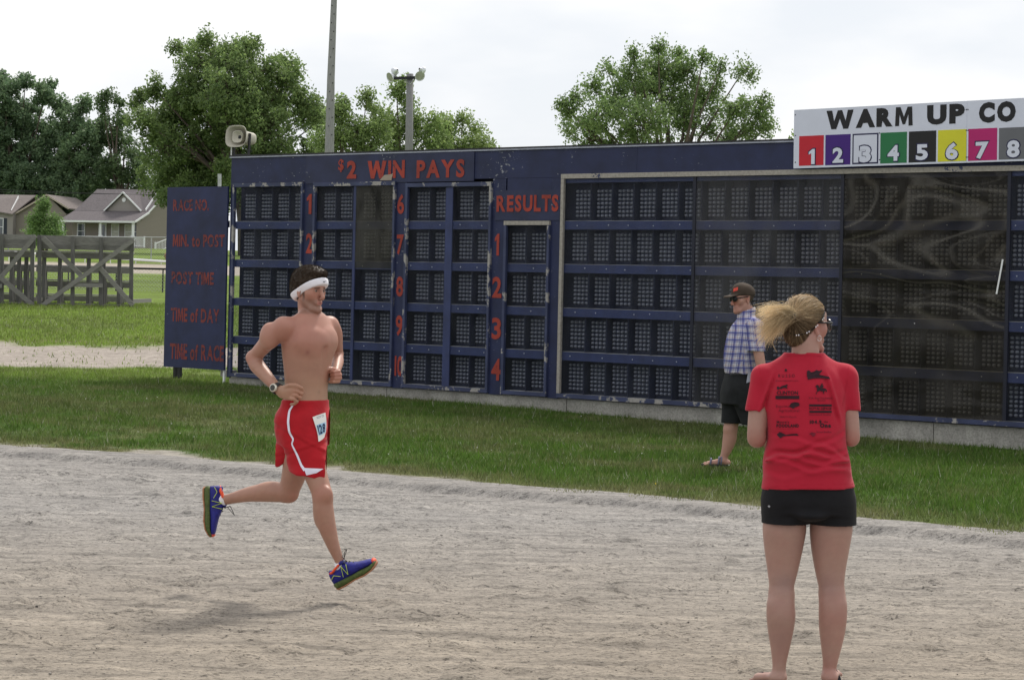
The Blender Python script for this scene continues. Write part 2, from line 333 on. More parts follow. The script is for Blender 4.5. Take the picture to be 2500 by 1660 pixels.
def text_vf(s,bold=0.0,sp=None):
    """flat glyph outlines scaled to a unit box; heavy M, W and 1 have outlines of their own"""
    k=(s,bold)
    if k in _TX:return _TX[k]
    if bold<.018: V,Fc=raw_text(s,bold,sp or 1.05)
    else:
        x=0;Vs=[];Fc=[];n=0
        for ch in s:
            if ch==' ': x+=.30; continue
            v,f=raw_text(ch,bold,1); w=v[:,0].max()-v[:,0].min(); v0=v.copy()
            if ch in GL and (ch!='1' or len(s)==1):
                y0,y1=v[:,1].min(),v[:,1].max(); v=np.array(GL[ch],float); v[:,0]*=w*(1.0 if ch!='1' else .5); v[:,1]=y0+v[:,1]*(y1-y0); f=[tuple(range(len(v)))]; w=v[:,0].max()
            else: v[:,0]-=v[:,0].min()
            v[:,0]+=x; Vs.append(v); Fc+=[tuple(i+n for i in q) for q in f]; n+=len(v); x+=w+.075+(0 if bold<.04 else .03)-(.05 if ch in 'TLAP' else 0)
        V=np.concatenate(Vs)
    mn=V.min(0); V=(V-mn)/(V.max(0)-mn); _TX[k]=(V,Fc); return V,Fc
def text_obj(s,u0,z0,w,h,depth,mat,parent,bold=.02,rot=0,name='lettering',pad=0,**kk):
    """flat lettering in the parent's local x-z plane at local y=depth; pad grows the box (for outlines)"""
    V,Fc=text_vf(s,bold); c,sn=math.cos(rot),math.sin(rot); v=[]
    for x,y in V:
        a=-pad+x*(w+2*pad); b=-pad+y*(h+2*pad); v.append((u0+a*c-b*sn,depth,z0+a*sn+b*c))
    return link(name,mesh(name,v,Fc,mat),parent,**kk)
# ------------------------------------------------------------------ scoreboard
BP_R=(.74749,-.66427)
def BP(px,py):
    x,y=lv(px,py); u=(x*P0[1]-P0[0])/(BP_R[0]-x*BP_R[1]); Yd=P0[1]+u*BP_R[1]; return u,EYE-y*Yd
sb=empty('scoreboard',(P0[0],P0[1],0),ANG,label='long dark blue painted racing scoreboard on a concrete base',cat='scoreboard')
U0,U1=-6.53,10.2; TOP=3.455
BAR=[2.49,1.925,1.355,.785]; BOT=.215; BH=.112
WIN=[('A',-6.46,-4.94,3.055),('B',-4.72,-3.07,3.045),('C',-2.87,-1.26,3.015),('R',-1.02,-.22,2.49),('D',-.035,10.0,3.10)]
# plywood face pieces round the windows (local y=0 is the face plane, +y runs into the board)
def panel(name,u0,u1,z0,z1,y0=0,y1=.02,mat=None,**k):
    return MB().box(u0,u1,y0,y1,z0,z1).obj(name,mat or m_face,sb,**k)
for a,b in ((U0,-4.0),(-3.997,-1.56),(-1.557,1.2),(1.203,3.64),(3.643,6.1),(6.103,8.6),(8.603,U1)): panel('fascia_panel',a,b,3.06,TOP)
panel('heading_panel',-4.9,-1.60,3.03,TOP-.02,-.014,-.002,m_face2)
for a,b,z1 in ((-4.937,-4.723,3.06),(-3.067,-2.873,3.06),(-1.257,-1.023,3.06),(-.217,-.038,3.06)): panel('stile_panel',a,b,.17,z1-.003)
panel('results_panel',-1.2,-.06,2.50,2.90,-.012,-.002,m_face2); panel('face_panel',-1.0,-.22,2.493,3.057)
panel('end_panel',U0,-6.463,.17,3.057); panel('end_panel',10.003,U1,.17,3.117)
MB().box(U0+.01,U1-.01,.20,.32,.17,TOP-.01).obj('back_panel',m_mod,sb)
MB().box(U0-.03,U1+.03,-.03,.35,TOP+.001,TOP+.018).obj('top_cap',m_black,sb); MB().box(U0-.02,U1,-.022,-.004,TOP-.022,TOP-.002).obj('top_trim',simple('pale_trim',(.35,.37,.45),.5),sb)
# lamp module: back plate and 5x7 hooded bulbs
def lamp_meshes():
    pl=MB().box(-.165,.165,.0,.02,0,.43).mesh('lamp_module',m_mod)
    b=MB()
    for i in range(5):
        for j in range(7):
            x=-.134+.067*i; z=.065+.053*j
            n=8; v=[];f=[]
            for h,r in ((-.001,.0225),(-.024,.0215),(-.036,.012)):
                for k in range(n):
                    t=2*math.pi*k/n; v.append((x+r*math.cos(t),h,z+r*.9*math.sin(t)))
            for q in range(2):
                for k in range(n): f.append((q*n+k,q*n+(k+1)%n,(q+1)*n+(k+1)%n,(q+1)*n+k))
            f.append(tuple(2*n+k for k in range(n))); b.add(v,f)
    return pl,b.mesh('lamps',m_bulb,True)
PLATE,BULBS=lamp_meshes()
def rows(top):
    r=[];t=top
    for z in BAR:
        if z<top-.2: r.append((z,t)); 
        t=min(t,z-BH) if z<top else t
    r.append((BOT+.02,t)); return r
RTOP={'A':3.0,'B':3.0,'C':2.97,'R':2.44,'D':2.985}
MODS={'A':[-6.1,-5.74,-5.38,-5.02],'B':[-4.40,-4.05,-3.58,-3.24],'C':[-2.56,-2.21,-1.75,-1.40],'R':[-.76,-.40],'D':[.29+.36*k for k in range(27)]}
LEDGE=None
for nm,a,b,zt in WIN:
    rt=RTOP[nm]; rr=[(2.49,rt),(1.925,2.49-BH),(1.355,1.925-BH),(.785,1.355-BH),(.235,.785-BH)]
    if nm=='R': rr=[(1.925,2.40),(1.355,1.925-BH),(.785,1.355-BH),(.235,.785-BH)]
    segs={'D':[(a+.04,2.13),(2.142,4.32),(4.332,6.54),(6.552,8.75),(8.762,b-.04)],'B':[(a+.04,-3.895),(-3.885,b-.04)],'C':[(a+.04,-2.06),(-2.05,b-.04)]}.get(nm,[(a+.04,b-.04)])
    for z0,z1 in rr[:-1]:
        for s0,s1 in segs: MB().box(s0,s1,.012,.155,z0-BH,z0-.004).obj('shelf_bar',m_bar,sb)
    for z0,z1 in rr:
        MB().box(a+.04,b-.04,.03,.195,z0-.002,z0+.004).obj('dusty_ledge',m_ledge,sb)
        sh=RNG.uniform(-.03,.03)
        for mx in MODS[nm]:
            x=mx-.085+sh+RNG.uniform(-.008,.008)
            if x>b-.16 : continue
            mo=link('lamp_module',PLATE,sb,loc=(x,.165,z0+.006)); mo.scale=(1,1,min(1,(z1-z0-.01)/.44))
            link('lamps',BULBS,mo,loc=(0,0,0),kind='stuff')
            MB().box(x+.172,x+.186,.04,.19,z0+.005,z1-.004).obj('divider',m_mod,sb)
    if rt<zt: MB().box(a+.045,b-.045,.012,.15,rt,zt-.06).obj('header_bar',m_bar,sb)
    # frame of four rails, proud of the face
    fr=empty('window_frame'); fr.parent=sb; m=m_frame; w=.055 if nm!='D' else .06; zb=BOT-.03
    MB().box(a,b,-.035,.01,zt-w,zt).obj('frame_rail',m_frame_bare if nm in 'DR' else m,fr)
    MB().box(a,b,-.035,.01,zb,zb+w*.9).obj('frame_rail',m,fr)
    MB().box(a,a+w*.8,-.033,.01,zb+w*.9+.002,zt-w-.002).obj('frame_rail',m_frame_bare if nm=='D' else m,fr)
    MB().box(b-w*.7,b,-.033,.01,zb+w*.9+.002,zt-w-.002).obj('frame_rail',m,fr)
for u,w in ((-3.89,.05),(-2.055,.13)): MB().box(u-w/2,u+w/2,-.004,.011,.24,3.0).obj('mullion',m_bar,sb)
m_mull=simple('dark_mullion',(.014,.016,.030),.5)
for u in (2.136,4.326,6.546,8.756): MB().box(u-.022,u+.022,-.012,.006,.245,3.04).obj('mullion',m_mull,sb)
# screws on the bars
sc=MB()
for z in BAR:
    for u in np.arange(-6.2,10,.43):
        u=u+RNG.uniform(-.12,.12)
        if any(a+.08<u<b-.08 for _,a,b,zt in WIN if z<zt-.1): sc.lathe((u,.010,z-BH*.5+RNG.uniform(-.01,.01)),(0,-1,0),[(0,.008),(.005,.006),(.006,0)],6)
sc.obj('screws',simple('bright_screw',(.7,.72,.78),.3,.3),sb,kind='stuff')
# acrylic panes
def pane_mat(name,tint,haze,hz,scale,swirl=0):
    t=NT(name); tr=t.n('BsdfTransparent'); tr.inputs[0].default_value=(*tint,1)
    b=t.bsdf(haze,.12,0,.5); mx=t.n('MixShader'); t.l(tr.outputs[0],mx.inputs[1]); t.l(b.outputs[0],mx.inputs[2]); t.l(mx.outputs[0],t.out.inputs[0])
    n=t.noise(scale,5,.6,(1,1,.5),dist=.6); f=t.n('MapRange'); f.inputs[1].default_value=.3; f.inputs[2].default_value=.75; f.inputs[3].default_value=hz*.35; f.inputs[4].default_value=hz*1.7; t.l(n,f.inputs[0]); fac=f.outputs[0]
    if swirl:
        n2=t.noise(.55,1.5,.4,(1,1,2.6),dist=.9)
        def band(c,w,amp):
            return t.ramp(n2,[(0,(0,0,0)),(c-w,(0,0,0)),(c,(amp,amp,amp)),(c+w,(0,0,0))])
        g=t.mix(1,band(.50,.030,.24),band(.60,.012,.15),'ADD'); g=t.mix(1,g,band(.42,.008,.16),'ADD')
        tc=t.n('TexCoord'); sp=t.n('SeparateXYZ'); t.l(tc.outputs['Object'],sp.inputs[0])
        k=t.n('MapRange'); k.inputs[1].default_value=1.05; k.inputs[2].default_value=1.3; t.l(sp.outputs[2],k.inputs[0]); g=t.mix(1,g,k.outputs[0],'MULTIPLY')
        fac=t.mix(1,fac,g,'ADD'); t.bump(b,n2,.8,.2)
    else: t.bump(b,t.noise(1.5,3),.3,.03)
    t.l(fac,mx.inputs[0]); return t.m
m_pane=pane_mat('acrylic_pane',(.86,.88,.92),(.13,.14,.17),.08,2.5); m_pane_b=pane_mat('brown_acrylic',(.50,.49,.44),(.12,.115,.095),.24,3)
m_pane_w=pane_mat('warped_acrylic',(.52,.50,.45),(.16,.145,.12),.13,2,1); m_pane_h=pane_mat('hazy_acrylic',(.8,.8,.82),(.17,.17,.175),.16,1.7)
def pane(u0,u1,z0,z1,m,y=-.002,warp=0,**k):
    nx,nz=(2,2) if not warp else (40,60); us=np.linspace(u0,u1,nx); zs=np.linspace(z0,z1,nz); V=[];Fc=[]
    for i,u in enumerate(us):
        for j,z in enumerate(zs):
            q=warp*(fbm(np.array(u*1.1),np.array(z*2.2),91)-.5)*math.sin(math.pi*i/(nx-1))*math.sin(math.pi*j/(nz-1))*(1 if z>1.1 else .3); V.append((u,y+float(q),z))
    for i in range(nx-1):
        for j in range(nz-1): a=i*nz+j; Fc.append((a,a+nz,a+nz+1,a+1))
    return link('acrylic_pane',mesh('acrylic_pane',V,Fc,m,True),sb,**k)
pane(-6.415,-4.98,.24,3.0,m_pane); pane(-4.675,-3.9,.24,2.99,m_pane); pane(-3.88,-3.11,1.83,2.99,m_pane_b,label='brownish tinted pane'); pane(-3.88,-3.11,.24,1.826,m_pane)
pane(-2.825,-1.30,.24,2.96,m_pane); pane(-.975,-.26,.24,2.43,m_pane); pane(.01,2.114,.24,3.04,m_pane); pane(2.158,4.304,.24,3.04,m_pane_h)
pane(4.348,6.524,.24,3.04,m_pane_w,-.004,.05,label='brown warped pane with swirling creases'); pane(6.568,8.734,.24,3.04,m_pane); pane(8.778,9.95,.24,3.04,m_pane)
MB().beam((6.42,-.02,1.66),(6.49,-.02,2.05),.02,.006,up=(1,0,0)).obj('loose_strip',m_white,sb)
# lettering
LD=-.006
def T(s,x0,y0,x1,y1,depth,par,bold=.03,mat=None,**k):
    """lettering measured in photo pixels (left, top, right, bottom) mapped on to the board plane"""
    a=BP(x0,y1); b=BP(x1,y0); return text_obj(s,a[0],a[1],b[0]-a[0],b[1]-a[1],depth,mat or m_red,par,bold,**k)
T('$',828,389,842,421,-.020,sb); T('2',848.7,392.6,873,437,-.020,sb,.045); T('WIN',899,391.5,991,437,-.020,sb,.04); T('PAYS',1019,389,1137,436,-.020,sb,.04); T('RESULTS',1214,475.5,1366,518,-.018,sb,.04)
for i,(s,y0,y1) in enumerate((('1',474,523),('2',570,619),('3',664,713),('4',758,808),('5',851,901))):
    T(s,749-i*1.8,y0,(762 if s=='1' else 766)-i*1.8,y1,LD,sb,.03)
for i,(s,y0,y1) in enumerate((('6',474,523),('7',573,622),('8',675,724),('9',770,820),('10',869,918))):
    T(s,(970-i*1.3 if i<4 else 963.5),y0,988-i*1.3+(2 if i==4 else 0),y1,LD,sb,.03)
for i,(s,y0,y1) in enumerate((('1',571,624),('2',676,727),('3',776,828),('4',876,928))):
    T(s,(1208 if s=='1' else 1203)-i*1.2,y0,(1220 if s=='1' else 1227)-i*1.2,y1,LD,sb,.03)
# torn ply under the heading
tb=MB(); q=[BP(*p) for p in ((930,441),(941,428),(958,426),(962,424),(958,441))]
tb.add([(u,-.024,z) for u,z in q]+[(u,-.016,z) for u,z in q],[(0,1,2,3,4),(9,8,7,6,5)]+[(i,i+5,(i+1)%5+5,(i+1)%5) for i in range(5)]); tb.obj('torn_plywood',simple('raw_ply',(.36,.30,.24),.9),sb)
# concrete base
cuts=[U0+.02,-3.2,.1,3.0,5.62,8.2,U1]
for a,b in zip(cuts,cuts[1:]): MB().box(a,b-.012,.03,.34,-.6,.17).obj('foundation_block',m_conc,sb)
MB().box(U0-.2,U0-.002,.05,.2,.17,.27).obj('sill_stub',m_conc,sb)
# side signboard
m_red2=peel('faded_red_paint',(.19,.030,.026),(.05,.03,.06),.33,(1,1,1),18)
sd=empty('side_signboard',(P0[0]-6.9*0,P0[1],0),ANG,label='narrow blue signboard with red race time headings, left of the scoreboard',cat='signboard')
o=-7.22; sd.location=(P0[0]+RX[0]*o,P0[1]+RX[1]*o,0)
MB().box(-7.93-o,-6.545-o,-.05,-.02,.271,3.011).obj('board_panel',peel('side_paint',(.016,.022,.072),(.2,.22,.3),.17,(1,1,2),9),sd)
for s in ('RACE NO.',429,487,517,516),('MIN. to POST',428,573,555,603),('POST TIME',425,665,529,694),('TIME of DAY',423.5,755,542,785),('TIME of RACE',421,844,553,876):
    a=BP(s[1],s[4]); b=BP(s[3],s[2]); text_obj(s[0],a[0]-o,a[1],b[0]-a[0],b[1]-a[1],-.053,m_red2,sd,.03)
for x in (-7.74,-7.64): MB().box(x-o,x-o+.055,-.018,.03,-.1,3.0).obj('leg',m_black,sd)
MB().box(-6.60-o,-6.57-o,-.018,.01,-.1,.5).obj('leg',m_white,sd)
MB().box(-7.9-o,-6.56-o,-.019,.02,2.4,2.5).obj('batten',m_dark,sd)
# ------------------------------------------------------------------ warm up sign
sg=empty('warm_up_sign',(P0[0]+RX[0]*3.68,P0[1]+RX[1]*3.68,3.11),ANG,label='white sign with numbered colour squares on top of the scoreboard',cat='sign')
sg.rotation_euler=Euler((0,-.0112,ANG)); SGR=.0112
m_sign=simple('sign_white',(.62,.65,.76),.5,0,.3,.03)
SX=BP(2372,340)[0]-3.68
MB().box(0,SX-.003,-.10,-.085,0,.70).obj('sign_panel',m_sign,sg); MB().box(SX,SX+1.1,-.10,-.085,0,.70).obj('sign_panel',m_sign,sg)
for x in (.12,1.2,2.2,3.0): MB().box(x,x+.05,-.084,-.055,-.0,.66).obj('bracket',m_dark,sg)
def SP(zx,zy):
    u,z=BP(1900+zx*.28064,220+zy*.28064); du,dz=u-3.68,z-3.11; return du*math.cos(SGR)+dz*math.sin(SGR),-du*math.sin(SGR)+dz*math.cos(SGR)
m_ink=simple('black_ink',(.012,.012,.014),.5,var=0)
def ST(s,x0,y0,x1,y1,dep,mat,bold,pad=0,**k):
    a=SP(x0,(y1)); b=SP(x1,(y0)); return text_obj(s,a[0],a[1],b[0]-a[0],b[1]-a[1],dep,mat,sg,bold,pad=pad,**k)
# y of the glyph box follows the slope of the sign: bottoms at left end, tops at right end
ST('WARM',460,343,1210,345-166+0,-.103,m_ink,.06) if False else None
def slope_text(s,x0,yl0,yl1,x1,dep,mat,bold,pad=0,**k):
    a=SP(x0,yl1); t_=SP(x0,yl0); b=SP(x1,yl1); return text_obj(s,a[0],a[1],b[0]-a[0],t_[1]-a[1],dep,mat,sg,bold,pad=pad,**k)
slope_text('WARM',460,188,350,1210,-.103,m_ink,.068); slope_text('UP',1335,140,312,1662,-.103,m_ink,.068); slope_text('CO',1785,116,296,2105,-.103,m_ink,.068)
SQ=[('1',222,435,408,665,308,360,520,652,(.50,.015,.03)),('2',450,668,398,660,515,607,508,640,(.05,.012,.18)),('3',685,910,388,652,748,848,492,637,(.6,.63,.75)),('4',928,1158,379,645,993,1092,488,624,(.02,.16,.06)),
    ('5',1175,1412,368,637,1240,1343,480,617,(.012,.012,.014)),('6',1428,1675,357,630,1498,1603,465,612,(.62,.60,.03)),('7',1692,1942,346,622,1758,1870,459,606,(.42,.015,.14)),('8',1958,2210,337,612,2030,2140,445,594,(.13,.135,.15))]
m_line=simple('sign_outline',(.012,.012,.06),.5,var=0)
for s,x0,x1,y0,y1,dx0,dx1,dy0,dy1,c in SQ:
    a=SP(x0,y1); b=SP(x1,y1); tl=SP(x0,y0); m=simple('square_'+s,c,.5,var=.04)
    if s=='3':
        MB().box(a[0],b[0],-.1015,-.1005,a[1],tl[1]).obj('colour_square',m_line,sg); MB().box(a[0]+.018,b[0]-.018,-.103,-.1025,a[1]+.018,tl[1]-.018).obj('colour_square',m_sign,sg)
    else: MB().box(a[0],b[0],-.1025,-.1005,a[1],tl[1]).obj('colour_square',m,sg)
    slope_text(s,dx0,dy0,dy1,dx1,-.1045,m_line,.055,pad=.014,name='numeral'); slope_text(s,dx0,dy0,dy1,dx1,-.1060,m_sign,.04,name='numeral')
rv=MB()
for zx in (190,922,1676,1690):
    for zy in (228-zx*.03,408-zx*.03,640-zx*.03): u,z=SP(zx,zy); rv.lathe((u,-.1,z),(0,-1,0),[(0,.009),(.004,.007),(.005,0)],6)
rv.obj('rivets',m_dark,sg)
# ------------------------------------------------------------------ horn loudspeaker on the board
def horn():
    u0=BP(590,378)[0]; base=(P0[0]+RX[0]*u0,P0[1]+RX[1]*u0+.12,TOP+.018)
    h=empty('horn_loudspeaker',base,R_(-22),label='beige horn loudspeaker on top left corner of the scoreboard',cat='loudspeaker')
    m_h=simple('horn_plastic',(.46,.44,.37),.5,0,.3,.12,5); m_hi=simple('horn_inside',(.36,.34,.28),.6)
    def rr(w,hh,y,n=24,p=3.2):
        o=[]
        for k in range(n):
            t=2*math.pi*k/n; c,s=math.cos(t),math.sin(t); o.append((w*abs(c)**(2/p)*(1 if c>0 else -1),y,hh*abs(s)**(2/p)*(1 if s>0 else -1)))
        return o
    def loft(secs,mat,name,cap0=True,cap1=True):
        mb=MB(); n=24; v=[]; f=[]
        for w,hh,y in secs: v+=rr(w,hh,y)
        for i in range(len(secs)-1):
            for k in range(n): f.append((i*n+k,i*n+(k+1)%n,(i+1)*n+(k+1)%n,(i+1)*n+k))
        if cap0:f.append(tuple(range(n-1,-1,-1)))
        if cap1:f.append(tuple((len(secs)-1)*n+k for k in range(n)))
        mb.add(v,f); return link(name,mb.mesh(name,mat,True),bd)
    bd=empty('horn_body',(-.02,0,.27),0); bd.parent=h; bd.rotation_euler=Euler((R_(-4),0,R_(-12)))
    # local -y is the mouth; outer shell then inner surface and the central bell
    loft([(.115,.085,.20),(.125,.095,.17),(.128,.10,.02),(.15,.12,-.05),(.19,.155,-.12),(.205,.165,-.135),(.20,.16,-.14),(.18,.145,-.115),(.13,.105,-.04),(.10,.08,.02)],m_h,'shell',True,True)
    loft([(.075,.07,.02),(.085,.08,-.06),(.098,.09,-.10),(.10,.092,-.105),(.09,.083,-.10),(.05,.045,-.05),(.03,.026,-.045)],m_h,'bell')
    loft([(.03,.026,-.048),(.024,.02,-.05)],m_dark,'throat')
    mb=MB(); mb.box(.135,.155,-.01,.03,-.12,.06); mb.box(-.155,-.135,-.01,.03,-.27,.06); mb.box(.135,.155,-.01,.03,-.27,-.12); mb.box(-.135,.135,-.008,.028,-.27,-.25); mb.obj('bracket',m_black,bd)
    MB().tube([(-.19,0,0),(-.19,0,.16)],.011).obj('rod',m_white,h)
    MB().tube([(.1,.02,.16),(.14,.02,.06),(.08,.03,.03),(.03,.03,.1)],.005,5).obj('cable',m_dark,h)
horn()
# ------------------------------------------------------------------ poles
def pole(name,pts,rad,label,**k):
    b=P(*pts[0]); r=empty(name,(b[0],b[1],float(hgt(b[0],b[1]))),0,label=label,cat='pole',**k)
    pp=[Vector(P(*p))-Vector(r.location) for p in pts]; pp=[pp[0]+(pp[0]-pp[1]).normalized()*(pp[0].z+.3)/(max(.2,(pp[1]-pp[0]).normalized().z))]+pp
    MB().tube(pp,[rad[0]]+rad,12).obj('shaft',m_pole,r,True); return r
pl=pole('utility_pole',[(803,420,70),(804,376,70),(808,190,70),(815.5,0,70),(819,-90,70)],[.148,.14,.115,.09,.08],'tall leaning grey wooden pole cut off by the top of the picture')
bo=MB()
for i in range(16):
    q=P(806.5+i*.45,330-i*21,70); rr_=.142-.0032*i; bo.lathe(Vector(q)-Vector(pl.location)+Vector((-rr_*.3 if i%2 else rr_*.4,-rr_*.88,0)),(0,-1,0),[(0,.02),(.02,.015),(.021,0)],6)
bo.obj('bolts',m_dark,pl)
lp=pole('light_pole',[(998,420,110),(998.5,372,110),(1001,181,110)],[.20,.19,.16],'wooden floodlight pole with four lamps on a short crossarm')
def lpl(px,py,dy=0): return Vector(P(px,py,110+dy))-Vector(lp.location)
MB().beam(lpl(961,192,-.2),lpl(1018,190,-.2),.13,.1).obj('crossarm',m_dark,lp)
br=MB(); br.tube([lpl(984,193,-.2),lpl(999,207,-.15)],.025,5); br.tube([lpl(1014,192,-.2),lpl(1001,207,-.15)],.025,5); br.obj('brace',m_galv,lp)
m_glass=simple('lamp_glass',(.35,.36,.33),.15,0,.6); m_alu=simple('lamp_shell',(.68,.70,.76),.35,.1)
for (x,y,ax_,s) in ((x_,y_,a_,s_*.8) for x_,y_,a_,s_ in ((954.5,189,(-.75,-.55,-.35),1),(1024,185.5,(.35,-.85,-.35),1),(965,174,(-.55,.75,-.2),.8),(1029.5,171.5,(.5,.8,-.2),.8))):
    c=lpl(x,y,-.2); a=Vector(ax_).normalized(); f=MB().lathe(c,a,[(-.30*s,.06*s),(-.26*s,.12*s),(-.1*s,.13*s),(-.05*s,.22*s),(.08*s,.31*s),(.1*s,.31*s),(.07*s,.28*s),(-.03*s,.18*s)],14).obj('floodlight',m_alu,lp,True)
    MB().lathe(c+a*.055*s,a,[(0,.275*s),(.01,.27*s),(.012,0)],14).obj('lens',m_glass,f)
    lk=lpl(965,190,-.2) if x<990 else lpl(1018,189,-.2); MB().tube([c-a*.15*s,lk],.03,6).obj('arm',m_galv,lp)
sp_=empty('short_post',P(536,456,95)*np.array([1,1,0]),0,label='thin pale post rising behind the left end of the scoreboard',cat='post')
MB().tube([Vector(P(536,640,95))-Vector(sp_.location),Vector(P(536,425,95))-Vector(sp_.location)],.075,8).obj('shaft',m_galv,sp_)
# ------------------------------------------------------------------ trees
m_bark=simple('bark',(.11,.09,.075),.9,0,.1,.3,4,.5,20)
def leaf_cloud(centres,rads,n_per,leaf,g,cols):
    Vs=[];Cs=[]
    for c,r,n in zip(centres,rads,n_per):
        d=g.normal(size=(n,3)); d/=np.linalg.norm(d,axis=1)[:,None]; p=c+d*(g.random((n,1))**.62)*r*np.array([1,1,1.15])*1.12
        a=g.normal(size=(n,3)); a/=np.linalg.norm(a,axis=1)[:,None]; b=np.cross(a,g.normal(size=(n,3))); b/=np.linalg.norm(b,axis=1)[:,None]+1e-6
        s=leaf*g.uniform(.6,1.35,(n,1)); v=np.stack([p-a*s,p+b*s*.55,p+a*s,p-b*s*.55],1); Vs.append(v.reshape(-1,3))
        col=cols[0]*(1-(q:=g.random((n,1))))+cols[1]*q; Cs.append(np.repeat(col*g.uniform(.8,1.2),4,0))
    V=np.concatenate(Vs); return V,np.arange(len(V)).reshape(-1,4),np.concatenate(Cs)
LB=1.9
def tree(name,Y,lobes,base,label,seed,leaf=.15,dens=1.0,cols=((.060,.095,.036),(.120,.165,.055)),group=None,clus=.50,twigs=True):
    g=np.random.default_rng(seed); s=Y/F; b=P(base[0],base[1],Y); gz=float(hgt(b[0],Y)); b=np.array([b[0],Y,gz])
    r=empty(name,b,0,label=label,cat='tree',group=group); C=[];Rr=[]; tm=MB()
    L=[(P(x,y,Y),q*s) for x,y,q in lobes]; ctr=np.mean([l[0] for l in L],0); top=max(l[0][2] for l in L); wid=max(abs(l[0][0]-b[0]) for l in L)
    H=top-gz; tr=.028*H; fork=np.array([b[0]*.7+ctr[0]*.3,Y,gz+H*.30])
    tm.tube([(0,0,-.3),((fork-b)*.5+np.array([g.uniform(-.1,.1),0,0])).tolist(),(fork-b).tolist()],[tr*1.25,tr*.9,tr*.75],9)
    for lc,lr in L:
        dy=g.uniform(-1,1)*max(.6,(wid**2-min(wid,abs(lc[0]-ctr[0]))**2)**.5*.55); cc=lc+np.array([0,dy,0]); cc=np.array([cc[0]*cc[1]/Y,cc[1],EYE+(cc[2]-EYE)*cc[1]/Y])
        mid=(fork+cc)/2+np.array([g.uniform(-.4,.4),g.uniform(-.4,.4),g.uniform(-.1,.5)]); tm.tube([(fork-b).tolist(),(mid-b).tolist(),(cc-b).tolist()],[tr*.42,tr*.22,tr*.06],6,cap=False)
        n=max(8,int(23*lr**1.7*dens)); lr=lr*g.uniform(.9,1.12); d=g.normal(size=(n,3)); d/=np.linalg.norm(d,axis=1)[:,None]
        pts=cc+d*(g.random((n,1))**.38)*lr*np.array([1,1.1,.95])
        for p in pts:
            C.append(p); Rr.append(clus*g.uniform(.45,1.5))
            if twigs and g.random()<.5: tm.tube([(cc-b).tolist(),((cc*.5+p*.5)-b+g.uniform(-.15,.15,3)).tolist(),(p-b).tolist()],[tr*.10,tr*.06,.015],4,cap=False)
    V,Fc,Cc=leaf_cloud(np.array(C),Rr,[int(60*(q/clus)**1.5*g.uniform(.6,1.4))+5 for q in Rr],leaf*.82,g,(np.array(cols[0])*LB,np.array(cols[1])*LB))
    link('crown',mesh_np('crown',V-b,Fc,m_leaf,False,Cc),r); tm.obj('trunk',m_bark,r,True); return r
TG='trees along the back of the grounds'
tree('broadleaf_tree',175,[(500,150,62),(590,180,75),(690,200,62),(745,270,52),(430,265,55),(540,290,90),(650,320,92),(765,375,45),(400,360,55),(480,400,72),(600,420,80),(350,300,35),(440,115,22),(505,98,20),(620,115,24),(375,215,26),(560,135,35),(700,160,26),(335,255,16),(345,235,10),(775,300,22),(470,470,45),(730,440,50),(420,320,60),(470,230,60),(560,230,80),(640,260,75),(520,370,80),(400,430,55),(680,400,70),(440,480,50),(540,460,60),(640,470,60)],(600,560),'largest tree, spreading crown behind the left end of the scoreboard',21,.15,1.0,group=TG)
tree('broadleaf_tree',252,[(10,225,45),(60,290,55),(15,340,65),(95,390,55),(62,200,18),(108,235,30),(50,440,55),(5,190,20),(-40,300,70),(-60,420,80),(120,330,45),(125,205,14),(20,430,60)],(40,560),'darkest tall tree at the far left behind the grey house',22,.21,.8,((.052,.088,.050),(.105,.150,.078)),TG)
tree('broadleaf_tree',250,[(165,300,40),(200,360,58),(165,420,55),(205,262,20),(245,420,55),(150,260,22),(190,470,50),(130,470,50),(230,320,34)],(195,560),'dark tree between the two house roofs',23,.21,.8,((.055,.092,.050),(.110,.155,.078)),TG)
tree('broadleaf_tree',248,[(258,240,20),(285,300,30),(305,350,32),(268,335,26),(325,400,34),(268,400,26),(290,252,12),(252,270,12),(300,440,30),(345,450,26)],(296,560),'thin tree with sky gaps above the porch house roof',24,.19,.6,((.042,.072,.036),(.085,.12,.052)),TG)
tree('broadleaf_tree',150,[(825,285,34),(870,320,45),(912,262,24),(845,360,50),(920,315,34),(905,360,40),(835,255,12),(895,240,9),(800,340,40),(860,430,50)],(865,560),'light green tree just right of the tall wooden pole',25,.13,.95,((.075,.115,.040),(.140,.190,.065)),TG)
tree('broadleaf_tree',154,[(968,222,16),(992,250,26),(1006,300,36),(960,330,45),(1045,315,40),(1000,370,50),(985,210,9),(945,295,22),(1075,360,38),(1000,430,50)],(1010,560),'light green tree behind the floodlight pole',26,.13,.95,((.075,.115,.040),(.145,.195,.065)),TG)
tree('broadleaf_tree',158,[(1088,300,22),(1100,335,34),(1130,292,16),(1150,325,26),(1145,365,36),(1185,355,22),(1205,372,16),(1095,372,34),(1130,430,45)],(1125,560),'pale green tree sloping down right of the floodlight pole',27,.13,.95,((.085,.125,.045),(.155,.20,.068)),TG)
tree('broadleaf_tree',130,[(1608,165,40),(1540,190,40),(1680,175,42),(1600,225,75),(1500,235,46),(1722,230,52),(1450,285,44),(1560,295,80),(1680,290,80),(1800,262,40),(1838,305,40),(1440,345,48),(1775,345,58),(1815,172,27),(1482,170,24),(1445,210,27),(1718,138,16),(1608,118,15),(1858,258,30),(1870,315,20),(1545,132,15),(1385,270,14),(1392,325,26),(1760,165,20),(1655,130,14),(1520,390,70),(1640,400,80),(1760,410,60),(1405,240,8),(1375,258,7)],(1640,560),'round tree standing alone behind the right half of the scoreboard',28,.105,1.15,((.058,.095,.036),(.120,.170,.058)),TG,clus=.42)
